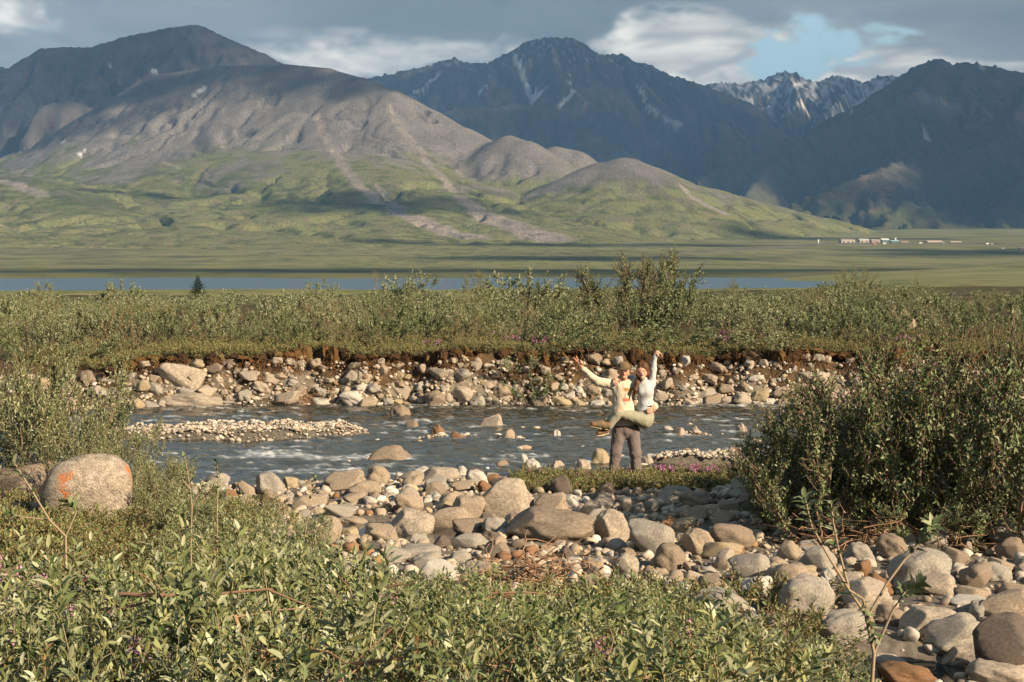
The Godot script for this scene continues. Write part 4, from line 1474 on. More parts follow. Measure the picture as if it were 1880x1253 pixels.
# plants a thicket: count shrubs over a range of distance, none taller than the line
func thicket(keys: Array, count: int, x0: float, x1: float, d0: float, d1: float, line: Array, most: float, gap: float, width: float, label: Callable, group: String, seed_: int, rag := 6.0) -> int:
	var r := RandomNumberGenerator.new()
	r.seed = seed_
	var spots: Array[Vector2] = []
	var tries := 0
	while spots.size() < count and tries < count * 40:
		tries += 1
		var d := sqrt(lerpf(d0 * d0, d1 * d1, r.randf()))
		var px := r.randf_range(x0, x1)
		var x := (px - 940.0) / F * d
		if px > -120.0 and px < 280.0 and d > 9.0 and d < (17.8 if px > 110.0 else 19.3):
			continue
		var y := gnd(x, -d)
		var h := minf(most * r.randf_range(0.55, 1.12), EYE - (limit(line, px) + r.randf_range(-rag, 14.0) - 480.0) / F * d - y)
		if h < most * 0.22:
			continue
		if rag > 10.0 and NS.get_noise_2d(x * 0.22, d * 0.3) < -0.08:
			continue
		var ok := true
		for s in spots:
			if s.distance_squared_to(Vector2(x, -d)) < gap * gap:
				ok = false
				break
		if not ok:
			continue
		spots.append(Vector2(x, -d))
		var w := width * r.randf_range(0.8, 1.2) * clampf(h / most, 0.55, 1.0)
		shrub(keys[r.randi() % keys.size()], Vector3(x, y, -d), h, w, r, label.call(px, d, h), group)
	return spots.size()

func make_plants() -> void:
	make_kinds()
	lap("kinds")
	var r := RandomNumberGenerator.new()
	r.seed = 61
	# the near thicket along the bottom of the picture
	var near_line := [[-60, 930], [0, 965], [40, 1010], [290, 1010], [350, 950], [420, 935], [480, 960], [560, 975], [590, 1045], [700, 1035], [790, 1050], [860, 1025], [905, 1060], [1050, 1095], [1090, 1055], [1200, 1045], [1260, 1095], [1350, 1135], [1440, 1140], [1530, 1180], [1570, 1250], [1600, 1300]]
	var near_label := func(px: float, d: float, h: float) -> String:
		var place: String = ["at the left picture edge", "below the lichen boulder", "under the long dead branch", "left of the upright dead stem", "above the crooked dead branch", "in front of the still pool", "below the pale pool boulder", "left of the root tangle", "in front of the root tangle", "below the upright rounded boulder", "below the speckled boulder", "in front of the broad grey slab", "beside the bare young willow"][clampi(int(px / 125.0), 0, 12)]
		return "%s willow %s, %s" % ["low" if h < 0.62 else "knee-high" if h < 0.85 else "taller", place, "right at the front" if d < 6.3 else "in the second row" if d < 8.5 else "in the back row"]
	thicket(["near", "near", "broad"], 92, -80, 1580, 4.2, 12.0, near_line, 1.0, 0.47, 1.05, near_label, "low willows of the foreground thicket", 71)
	var spray_line := [[330, 880], [400, 905], [480, 915], [560, 905], [590, 985], [600, 1010]]
	thicket(["near"], 14, 300, 590, 12.5, 16.5, spray_line, 0.8, 0.4, 0.75, func(px: float, d: float, h: float) -> String: return "%s young willow beside the pool, %s, %s" % ["low" if h < 0.6 else "upright", "close to the lichen boulder" if px < 390.0 else "in the middle of its row" if px < 490.0 else "next to the rounded tan boulder", "front" if d < 13.8 else "middle" if d < 15.2 else "by the water"], "young willows beside the pool", 72)
	# the tall thicket at the left, between the lichen boulder and the river
	var left_line := [[-100, 560], [40, 575], [100, 590], [150, 655], [210, 715], [260, 790], [310, 860], [360, 900]]
	thicket(["tall"], 19, -90, 345, 15.0, 22.0, left_line, 2.3, 0.75, 1.7, func(px: float, d: float, h: float) -> String: return "%s grey-green willow %s, %s" % ["tall" if h > 2.0 else "shoulder-high" if h > 1.3 else "low", "at the left picture edge" if px < 50.0 else "behind the brownish boulder" if px < 110.0 else "behind the lichen boulder" if px < 210.0 else "at the right end of the left thicket", "in front" if d < 19.0 else "in the middle" if d < 20.6 else "close to the water"], "willows of the thicket at the left", 73)
	# the large dark willows at the right
	var right_line := [[1370, 890], [1400, 840], [1440, 760], [1500, 680], [1560, 650], [1620, 610], [1690, 560], [1760, 545], [1880, 530], [1960, 520]]
	thicket(["big"], 15, 1430, 1960, 15.4, 18.8, right_line, 2.9, 0.78, 2.1, func(px: float, d: float, h: float) -> String: return "%s dark willow of the right clump, %s row, %s" % ["tall" if h > 1.9 else "head-high" if h > 1.5 else "lower", "front" if d < 16.6 else "middle" if d < 17.8 else "back", "nearest the river" if px < 1560.0 else "right of the dark shaded boulder" if px > 1760.0 else "left of the twig tangle" if px < 1600.0 else "above the oblong boulder"], "large willows at the right", 74)
	thicket(["dark"], 9, 1400, 1600, 16.5, 19.5, [[1370, 880], [1420, 840], [1500, 780], [1600, 760]], 1.1, 0.5, 1.0, func(px: float, d: float, h: float) -> String: return "%s dark willow, river side of the right clump, %s, %s" % ["lowest" if h < 0.75 else "low", "at its tip" if px < 1470.0 else "near its middle" if px < 1540.0 else "by the twig tangle", "in front" if d < 18.0 else "behind"], "low willows of the right clump", 75)
	thicket(["big", "dark"], 9, 1640, 1960, 15.0, 16.2, [[1640, 900], [1760, 850], [1960, 840]], 1.15, 0.6, 1.25, func(px: float, _d: float, h: float) -> String: return "%s leafy willow spilling over the stones %s" % ["low" if h < 0.8 else "rounded", "beside the heap of twigs" if px < 1740.0 else "above the angular brown rock" if px < 1850.0 else "at the right picture edge"], "low willows in front of the right clump", 78)
	lap("near shrubs")
	# single shrubs that stand out beyond the river
	var solo := [
		["big", 1160, 612, 150, 2.4, "tall half-bare willow with many brown twigs behind the two people"],
		["big", 1222, 602, 165, 1.9, "tallest thin willow rising above the lake behind the woman"],
		["dark", 1232, 604, 110, 1.6, "leafy willow at the foot of the tallest thin one"],
		["grey", 965, 585, 98, 2.4, "broad round willow standing above the far bank left of the people"],
		["grey", 745, 565, 72, 1.8, "rounded willow on the far bank above the square pale block"],
		["tall", 1570, 560, 86, 1.6, "spindly willow against the lake, right of the people"],
		["dark", 1075, 655, 66, 1.3, "dark round willow at the turf edge left of the man's hand"],
		["dark", 1235, 645, 68, 1.8, "dark willow at the turf edge right of the woman's hand"],
		["dark", 985, 742, 62, 0.9, "willow hanging down the bank to the water beside the people"],
		["grey", 965, 690, 52, 1.0, "grey willow leaning over the turf edge above the hanging one"],
		["dark", 555, 640, 44, 1.3, "dark low willow at the turf edge above the white stone"],
		["twiggy", 690, 545, 60, 0.8, "thin bare-topped willow against the lake, left of the middle"],
		["grey", 1415, 650, 60, 1.4, "willow at the turf edge above the flat waterline block"],
		["tall", 1085, 575, 92, 1.5, "leafy willow rising to the lake left of the half-bare one"],
		["grey", 590, 560, 50, 1.5, "willow rising to the lake above the white stone of the bank"],
		["tall", 1345, 565, 62, 1.4, "small willow against the lake right of the tallest thin one"],
		["tall", 880, 570, 82, 1.2, "slim willow left of the broad round one"],
		["tall", 1690, 575, 70, 1.6, "willow beyond the far bank right of the tan boulder"],
		["tall", 75, 570, 62, 1.5, "willow against the lake at the far left"],
		["grey", 225, 570, 60, 1.7, "willow against the lake left of the small conifer"],
	]
	for s: Array in solo:
		var p := on_ground(s[1], s[2])
		shrub(s[0], p, float(s[3]) * -p.z / F, s[4], r, s[5], "single willows beyond the river")
	# the willow scrub beyond the river, one by one as far as they can be told apart
	var far_line := [[-60, 545], [60, 528], [130, 550], [240, 532], [330, 545], [420, 530], [500, 542], [560, 525], [640, 545], [710, 526], [800, 535], [900, 522], [1000, 530], [1080, 522], [1180, 518], [1250, 530], [1320, 542], [1400, 534], [1480, 530], [1560, 508], [1620, 518], [1680, 522], [1740, 540], [1810, 532], [1880, 538], [1960, 530]]
	var far_label := func(px: float, d: float, h: float) -> String:
		var place: String = ["at the left edge", "above the small white stone", "near the small conifer", "above the round white stone", "above the square pale block", "left of the hanging willow", "behind the man's raised hand", "behind the two people", "right of the woman's raised arm", "above the flat waterline block", "near the tan boulder beyond the bank", "at the right edge"][clampi(int(px / 157.0), 0, 11)]
		return "%s willow beyond the river %s, %s" % ["low" if h < 0.7 else "waist-high" if h < 0.95 else "tall", place, "first row" if d < 39.5 else "second row" if d < 43.0 else "back row"]
	thicket(["grey", "dark", "grey", "twiggy", "rust", "dark"], 125, -60, 1940, 37.0, 48.0, far_line, 1.25, 1.0, 1.1, far_label, "willow scrub beyond the river", 76, 26.0)
	# behind them the scrub runs together
	var rr := RandomNumberGenerator.new()
	rr.seed = 77
	for key: String in ["grey", "dark", "rust"]:
		scatter("willow_scrub", key, 300 if key == "grey" else 130, rr, func() -> Array:
			var d := sqrt(lerpf(45.0 * 45.0, 72.0 * 72.0, rr.randf()))
			var px := rr.randf_range(-60.0, 1940.0)
			var x := (px - 940.0) / F * d
			if NS.get_noise_2d(x * 0.16, d * 0.2) < -0.15:
				return []
			var h := minf(rr.randf_range(0.35, 1.4) * (1.0 + 1.1 * NS.get_noise_2d(x * 0.16, d * 0.16)), EYE - (limit(far_line, px) + rr.randf_range(-3.0, 12.0) - 480.0) / F * d - gnd(x, -d))
			return [Vector3(x, gnd(x, -d) - 0.05, -d), h, rr.randf_range(0.9, 1.3)] if h > 0.2 else []
			, "%s willow scrub running together behind the front shrubs" % {"grey": "grey-green", "dark": "darker", "rust": "reddish-brown"}[key], "scrub")
	scatter("willow_scrub", "far", 1300, rr, func() -> Array:
		var d := sqrt(lerpf(66.0 * 66.0, 128.0 * 128.0, rr.randf()))
		var px := rr.randf_range(-60.0, 1940.0)
		var x := (px - 940.0) / F * d
		if NS.get_noise_2d(x * 0.12, d * 0.13) < -0.18:
			return []
		var h := minf(rr.randf_range(0.35, 1.4) * (1.0 + 1.1 * NS.get_noise_2d(x * 0.12, d * 0.12)), EYE - (limit(far_line, px) + rr.randf_range(-3.0, 12.0) - 480.0) / F * d - gnd(x, -d))
		return [Vector3(x, gnd(x, -d) - 0.05, -d), h, rr.randf_range(0.8, 1.3)] if h > 0.2 else []
		, "distant willow scrub running together towards the lake", "scrub")
	# low herbs: on the turf edge, under the shrubs and round the feet of the two people
	scatter("ground_cover", "herb", 1500, rr, func() -> Array:
		var x := rr.randf_range(-13.0, 14.0)
		var d := far_edge(x) + bank_width(x) * rr.randf_range(1.06, 1.2) + 6.0 * pow(rr.randf(), 2.0)
		return [Vector3(x, gnd(x, -d) - 0.02, -d), rr.randf_range(0.5, 1.3), rr.randf_range(0.8, 1.5)]
		, "low herbs and grass along the turf edge of the far bank", "ground cover")
	scatter("ground_cover", "herb", 700, rr, func() -> Array:
		var d := sqrt(lerpf(20.0, 150.0, rr.randf()))
		var x := rr.randf_range(-0.4, 0.22) * d
		if rr.randf() < 0.4:
			d = rr.randf_range(11.5, 18.0)
			x = rr.randf_range(-0.38, -0.17) * d
		return [Vector3(x, gnd(x, -d) - 0.02, -d), rr.randf_range(0.6, 1.2), rr.randf_range(0.8, 1.3)]
		, "low herbs under the foreground willows", "ground cover")
	scatter("ground_cover", "herb", 420, rr, func() -> Array:
		var px := rr.randf_range(960.0, 1420.0)
		var d := 21.6 + rr.randf_range(-1.1, 0.7) - ss(1050.0, 960.0, px) * 0.2
		var x := (px - 940.0) / F * d
		return [Vector3(x, gnd(x, -d) - 0.02, -d), rr.randf_range(0.4, 0.95), rr.randf_range(0.7, 1.1)] if -d > -near_edge(x) + 0.3 else []
		, "low green mat of plants at the people's feet", "ground cover")
	lap("scatter")
	make_flowers()
	make_deadwood()
	make_twigs()
	make_spruce()

func scatter(called: String, key: String, count: int, r: RandomNumberGenerator, place: Callable, label: String, category: String) -> void:
	var root := Node3D.new()
	root.name = numbered(called)
	add_child(root)
	kind(root, "stuff", label, category)
	var shapes: Array = kinds[key]
	for k in shapes.size():
		var ts: Array[Transform3D] = []
		for i in count / shapes.size():
			var s: Array = place.call()
			if s.is_empty():
				continue
			ts.append(Transform3D(Basis.from_euler(Vector3(0, r.randf() * TAU, 0)) * Basis.from_scale(Vector3(s[2], s[1], s[2])), s[0]))
		for q in 2:
			var mm := MultiMesh.new()
			mm.transform_format = MultiMesh.TRANSFORM_3D
			mm.mesh = shapes[k][q]
			mm.instance_count = ts.size()
			for i in ts.size():
				mm.set_instance_transform(i, ts[i])
			var o := MultiMeshInstance3D.new()
			o.name = "stems" if q == 0 else "foliage"
			o.multimesh = mm
			o.material_override = twig_material() if q == 0 else leaf_material()
			root.add_child(o, true)
			kind(o, "stuff")

# fireweed: narrow leaves and loose pink blossoms
func fireweed(seed_: int, H: float, R: float, stems: int) -> Array:
	var r := RandomNumberGenerator.new()
	r.seed = seed_
	var a := [PackedVector3Array(), PackedVector3Array(), PackedColorArray(), PackedInt32Array()]
	var b := [PackedVector3Array(), PackedVector3Array(), PackedColorArray(), PackedInt32Array()]
	for s in stems:
		var ang := r.randf() * TAU
		var foot := Vector3(cos(ang), 0, sin(ang)) * R * 0.4 * r.randf()
		var top := foot + Vector3(cos(ang) * R * r.randf(), H * r.randf_range(0.65, 1.0), sin(ang) * R * r.randf())
		tube(a[0], a[1], a[2], a[3], PackedVector3Array([foot, foot.lerp(top, 0.5) + Vector3(r.randfn(), 0, r.randfn()) * 0.01, top]), 0.003, 0.002, Color(0.16, 0.1, 0.06), 3)
		var turn := r.randf() * TAU
		for k in 14:
			turn += 2.4
			var t := 0.15 + 0.6 * k / 14.0
			var out := Vector3(cos(turn), 0.5, sin(turn)).normalized()
			leaf(a[0], a[1], a[2], a[3], foot.lerp(top, t), out, Vector3.UP, 0.05, 0.011, leaf_color(r, [MID, PALE, YELLOW]), false)
		for k in 7:
			turn += 2.4
			var t := lerpf(0.72, 1.0, k / 9.0)
			var p := foot.lerp(top, t)
			var out := Vector3(cos(turn), 0.25, sin(turn)).normalized()
			var pink := Color(0.42, 0.16, 0.29).lerp(Color(0.5, 0.3, 0.4), r.randf())
			for q in 4:
				var u := (out + Vector3(r.randfn(), r.randfn(), r.randfn()) * 0.6).normalized()
				leaf(b[0], b[1], b[2], b[3], p + out * 0.008, u, Vector3.UP, 0.024, 0.018, pink, false)
	return [mesh_of(a[0], a[1], a[2], a[3]), mesh_of(b[0], b[1], b[2], b[3])]

func make_flowers() -> void:
	var tall := []
	var low := []
	for k in 3:
		tall.append(fireweed(500 + k, 0.62, 0.08, 2))
		low.append(fireweed(520 + k, 0.2, 0.2, 12))
	var r := RandomNumberGenerator.new()
	r.seed = 81
	# [px, py of the blossom, distance]
	var spots := [[12, 985, 8], [30, 1000, 8], [70, 1010, 8.5], [88, 1018, 8], [105, 1035, 7.5], [12, 1075, 6.5], [32, 1115, 6], [118, 1040, 8], [200, 1085, 6], [256, 1145, 5.5], [212, 1165, 5.2], [316, 1160, 5.5], [590, 1040, 8], [620, 1060, 7.5], [712, 1040, 8], [1205, 1120, 7.5], [1185, 1150, 7], [1245, 1135, 7.5], [1092, 1140, 7], [1130, 1185, 6.5], [1214, 1210, 6.2], [1100, 1222, 6], [1082, 1190, 6.4], [1270, 1120, 8], [1160, 1180, 6.6], [595, 1235, 5.2], [1200, 1240, 6], [1525, 1225, 6.8], [1622, 1240, 6.6], [1345, 1165, 8], [40, 960, 9], [160, 1020, 8]]
	for s: Array in spots:
		var p := at(s[0], s[1], s[2])
		var g := gnd(p.x, p.z)
		var side := "at the left edge" if s[0] < 240 else "left of the dead branches" if s[0] < 700 else "right of the middle" if s[0] < 1300 else "by the bare twig"
		var o := thing("fireweed_plant", Vector3(p.x, g, p.z), r.randf() * TAU)
		var m: Array = tall[r.randi() % 3]
		part("stem", m[0], leaf_material(), o)
		part("blossom", m[1], mat("petal", Color.WHITE, 0.6, true), o)
		o.scale = Vector3(1, clampf((p.y - g) / 0.58, 0.5, 2.2), 1)
		tag(o, "pink fireweed flowering among the foreground willows, " + side, "flower", "fireweed among the foreground willows")
	for k in 22:
		var px := r.randf_range(1075.0, 1375.0) if k < 18 else r.randf_range(950.0, 1075.0)
		var d := r.randf_range(21.5, 22.6)
		var x := (px - 940.0) / F * d
		var o := thing("fireweed_plant", Vector3(x, gnd(x, -d), -d), r.randf() * TAU)
		var m: Array = low[r.randi() % 3]
		part("stem", m[0], leaf_material(), o)
		part("blossom", m[1], mat("petal", Color.WHITE, 0.6, true), o)
		var s := r.randf_range(0.9, 1.35)
		o.scale = Vector3(s, s, s)
		tag(o, "low pink fireweed tuft in the patch %s" % ("left of the man's feet" if px < 1110.0 else "right of the man's feet" if px > 1180.0 else "around the man's feet"), "flower", "fireweed patch at the people's feet")
	# some on the far turf
	for k in 14:
		var px: float = [990.0, 1000.0, 1290.0, 1330.0, 930.0, 1650.0, 1380.0, 800.0][k % 8] + r.randf_range(-30.0, 30.0)
		var d := r.randf_range(37.2, 39.5)
		var x := (px - 940.0) / F * d
		var o := thing("fireweed_plant", Vector3(x, gnd(x, -d), -d), r.randf() * TAU)
		var m: Array = low[r.randi() % 3]
		part("stem", m[0], leaf_material(), o)
		part("blossom", m[1], mat("petal", Color.WHITE, 0.6, true), o)
		o.scale = Vector3.ONE * 1.7
		tag(o, "pink fireweed clump on the turf of the far bank", "flower", "fireweed on the far bank")

# a dead branch along pixels at a distance, with side twigs
func dead_branch(path: Array, d: float, thick: float, col: Color, twigs: int, label: String, called := "dead_branch") -> Node3D:
	var r := RandomNumberGenerator.new()
	r.seed = int(path[0][0]) + 5
	var first := at(path[0][0], path[0][1], d)
	var o := thing(called, first)
	var pts := PackedVector3Array()
	for q: Array in path:
		pts.append(at(q[0], q[1], d + (float(q[2]) if q.size() > 2 else r.randf_range(-0.08, 0.08))) - first)
	var a := [PackedVector3Array(), PackedVector3Array(), PackedColorArray(), PackedInt32Array()]
	tube(a[0], a[1], a[2], a[3], pts, thick, thick * 0.45, col, 6)
	part("limb", mesh_of(a[0], a[1], a[2], a[3]), twig_material(), o)
	for k in twigs:
		var i := r.randi() % (pts.size() - 1)
		var p := pts[i].lerp(pts[i + 1], r.randf())
		var q := (Vector3(r.randfn(), r.randfn() * 0.6 + 0.2, r.randfn() * 0.5)).normalized() * thick * r.randf_range(14.0, 32.0)
		var b := [PackedVector3Array(), PackedVector3Array(), PackedColorArray(), PackedInt32Array()]
		tube(b[0], b[1], b[2], b[3], PackedVector3Array([p, p + q * 0.5 + Vector3(r.randfn(), r.randfn(), 0) * thick * 2.0, p + q]), thick * 0.45, thick * 0.2, col * r.randf_range(0.8, 1.2), 4)
		part("twig", mesh_of(b[0], b[1], b[2], b[3]), twig_material(), o)
	tag(o, label, "branch")
	return o

func make_deadwood() -> void:
	var brown := Color(0.20, 0.125, 0.08)
	dead_branch([[215, 1092], [290, 1093], [360, 1096], [430, 1088], [500, 1082]], 5.0, 0.009, brown, 5, "long straight dead branch lying across the left foreground willows")
	dead_branch([[185, 1120], [250, 1112], [290, 1096], [320, 1090]], 4.9, 0.006, brown * 0.9, 3, "thin dead branch forking off below the long straight one")
	dead_branch([[430, 1130], [445, 1170], [455, 1220], [462, 1262]], 4.6, 0.008, Color(0.24, 0.16, 0.1), 2, "upright dead stem in the bottom foreground, left of the middle")
	dead_branch([[615, 1262], [640, 1220], [690, 1215], [740, 1208]], 4.5, 0.009, brown, 4, "crooked dead branch at the bottom edge, left of the middle")
	dead_branch([[610, 1160], [645, 1110], [690, 1085], [740, 1070]], 5.4, 0.007, brown, 4, "dead branch rising to the right above the crooked one")
	dead_branch([[870, 1258], [900, 1225], [945, 1215]], 4.6, 0.008, brown, 3, "short dead branch at the bottom edge, middle")
	dead_branch([[880, 1112], [905, 1090], [960, 1088], [1020, 1092]], 7.2, 0.008, brown, 4, "dead branch below the tangle of washed-up roots")
	# tangles of roots and twigs left by high water
	tangle(on_ground(975, 1068), 0.62, 0.3, 130, Color(0.23, 0.14, 0.085), "tangle of washed-up reddish roots in front of the long brown slab", 91)
	tangle(on_ground(1585, 1004), 0.75, 0.38, 150, Color(0.2, 0.125, 0.075), "tangle of dead twigs under the right willow", 92)
	tangle(on_ground(1700, 1003), 0.7, 0.3, 90, Color(0.2, 0.125, 0.075), "heap of twigs deeper under the right willow", 93)
	tangle(on_ground(562, 742), 0.65, 0.34, 120, Color(0.2, 0.12, 0.07), "mat of torn roots at the foot of the far bank", 94)

func tangle(p: Vector3, R: float, H: float, count: int, col: Color, label: String, seed_: int) -> void:
	var r := RandomNumberGenerator.new()
	r.seed = seed_
	var o := thing("driftwood_tangle", p)
	for g in 3:
		var a := [PackedVector3Array(), PackedVector3Array(), PackedColorArray(), PackedInt32Array()]
		for k in count / 3:
			var q := Vector3(r.randfn() * R * 0.45, absf(r.randfn()) * H * 0.4, r.randfn() * R * 0.35)
			var d := Vector3(r.randfn(), r.randfn() * 0.35, r.randfn()).normalized()
			var pts := PackedVector3Array([q])
			for s in 4:
				d = (d + Vector3(r.randfn(), r.randfn() * 0.4, r.randfn()) * 0.45).normalized()
				var nx := pts[s] + d * R * 0.16
				nx.y = maxf(nx.y, 0.0)
				pts.append(nx)
			tube(a[0], a[1], a[2], a[3], pts, r.randf_range(0.004, 0.011), 0.003, col * r.randf_range(0.6, 1.5), 4)
		kind(part("root", mesh_of(a[0], a[1], a[2], a[3]), twig_material(), o), "stuff")
	tag(o, label, "driftwood")

# the bare young willow in front of the stones at the right, and a shoot close to the camera at the left
func make_twigs() -> void:
	sapling([[[1600, 1270], [1605, 1200], [1590, 1130], [1560, 1085], [1540, 1010], [1530, 960], [1526, 925]], [[1560, 1085], [1520, 1020], [1490, 965], [1478, 915]], [[1592, 1135], [1630, 1070], [1660, 1030], [1700, 985], [1712, 965]], [[1605, 1200], [1640, 1120], [1660, 1090], [1690, 1070]], [[1560, 1085], [1585, 1100], [1604, 1170]]], 6.6, 0.011, "bare young willow with few leaves in front of the stones at the right", 95, 24)
	sapling([[[120, 985], [90, 955], [60, 905], [35, 865], [22, 845]], [[120, 985], [140, 940], [130, 925]], [[90, 955], [40, 950], [12, 940]]], 7.0, 0.007, "pale willow shoot rising in front of the lichen boulder at the left edge", 96, 9)
	sapling([[[350, 1000], [352, 930], [346, 880], [338, 838]], [[352, 930], [375, 890]], [[350, 900], [325, 870]]], 11.0, 0.008, "slender willow shoot rising above the water left of the cobble shore", 97, 8)
	sapling([[[398, 940], [400, 880], [398, 850]], [[560, 985], [568, 920], [578, 878]]], 12.0, 0.006, "pair of thin willow shoots beside the pool", 98, 14)

func sapling(paths: Array, d: float, thick: float, label: String, seed_: int, per: int) -> void:
	var r := RandomNumberGenerator.new()
	r.seed = seed_
	var first := at(paths[0][0][0], paths[0][0][1], d)
	var g := gnd(first.x, first.z)
	var foot := Vector3(first.x, minf(g, first.y), first.z)
	var o := thing("willow_sapling", foot)
	var b := [PackedVector3Array(), PackedVector3Array(), PackedColorArray(), PackedInt32Array()]
	for i in paths.size():
		var pts := PackedVector3Array()
		if i == 0 and first.y > g:
			pts.append(Vector3.ZERO)
		for q: Array in paths[i]:
			pts.append(at(q[0], q[1], d + (0.0 if pts.size() < 2 else r.randf_range(-0.05, 0.05))) - foot)
		var a := [PackedVector3Array(), PackedVector3Array(), PackedColorArray(), PackedInt32Array()]
		tube(a[0], a[1], a[2], a[3], pts, thick if i == 0 else thick * 0.65, thick * 0.35, Color(0.26, 0.2, 0.14), 6)
		part("stem", mesh_of(a[0], a[1], a[2], a[3]), twig_material(), o)
		# leaves crowd towards the tip of each stem
		var turn := r.randf() * TAU
		for k in per + 4:
			turn += 2.4
			var t := 1.0 - 0.5 * pow(k / float(per + 4), 1.3)
			var s := t * (pts.size() - 1)
			var j := mini(int(s), pts.size() - 2)
			var p := pts[j].lerp(pts[j + 1], s - j)
			var axis := (pts[j + 1] - pts[j]).normalized()
			var e1 := axis.cross(Vector3(0.2, 0.1, 0.97)).normalized()
			var out := e1 * cos(turn) + axis.cross(e1) * sin(turn)
			leaf(b[0], b[1], b[2], b[3], p, (out + axis * 0.7).normalized(), (axis + out * 0.1).normalized(), r.randf_range(0.045, 0.085), 0.026, leaf_color(r, [PALE, MID, DEEP]), true)
	part("foliage", mesh_of(b[0], b[1], b[2], b[3]), leaf_material(), o)
	tag(o, label, "shrub")

func make_spruce() -> void:
	var p := on_ground(363, 545)
	var h := 40.0 * -p.z / F
	var r := RandomNumberGenerator.new()
	r.seed = 99
	var o := thing("spruce_sapling", p)
	var a := [PackedVector3Array(), PackedVector3Array(), PackedColorArray(), PackedInt32Array()]
	tube(a[0], a[1], a[2], a[3], PackedVector3Array([Vector3.ZERO, Vector3(0, h * 0.95, 0)]), 0.03, 0.006, Color(0.1, 0.07, 0.05), 6)
	part("trunk", mesh_of(a[0], a[1], a[2], a[3]), twig_material(), o)
	var b := [PackedVector3Array(), PackedVector3Array(), PackedColorArray(), PackedInt32Array()]
	for k in 2600:
		var t := 1.0 - sqrt(r.randf())
		var ang := r.randf() * TAU
		var rad := (1.0 - t) * h * 0.36 * sqrt(r.randf()) * (0.8 + 1.1 * NS.get_noise_2d(ang * 1.6, t * 9.0)) + 0.01
		var d := Vector3(cos(ang), 0.25, sin(ang)).normalized()
		leaf(b[0], b[1], b[2], b[3], Vector3(cos(ang) * rad, h * (0.06 + 0.94 * t), sin(ang) * rad), d, Vector3.UP, 0.13, 0.05, Color(0.055, 0.095, 0.03) * r.randf_range(0.7, 1.5), false)
	part("crown", mesh_of(b[0], b[1], b[2], b[3]), leaf_material(), o)
	tag(o, "small dark green conifer standing against the lake at the left", "tree")

# ------------------------------------------------------------------ people

# A figure is a set of tapered bones joined by a smooth minimum and meshed as surface nets.
# bone: [from, to, radius there, radius here, blend, scale of the space round it]
func bone(a: Vector3, b: Vector3, ra: float, rb: float, k := 0.03, s := Vector3.ONE) -> Array:
	return [a, b, ra, rb, k, s]

func chain(pts: Array, radii: Array, k := 0.02) -> Array:
	var out := []
	for i in pts.size() - 1:
		out.append(bone(pts[i], pts[i + 1], radii[i], radii[i + 1], k))
	return out

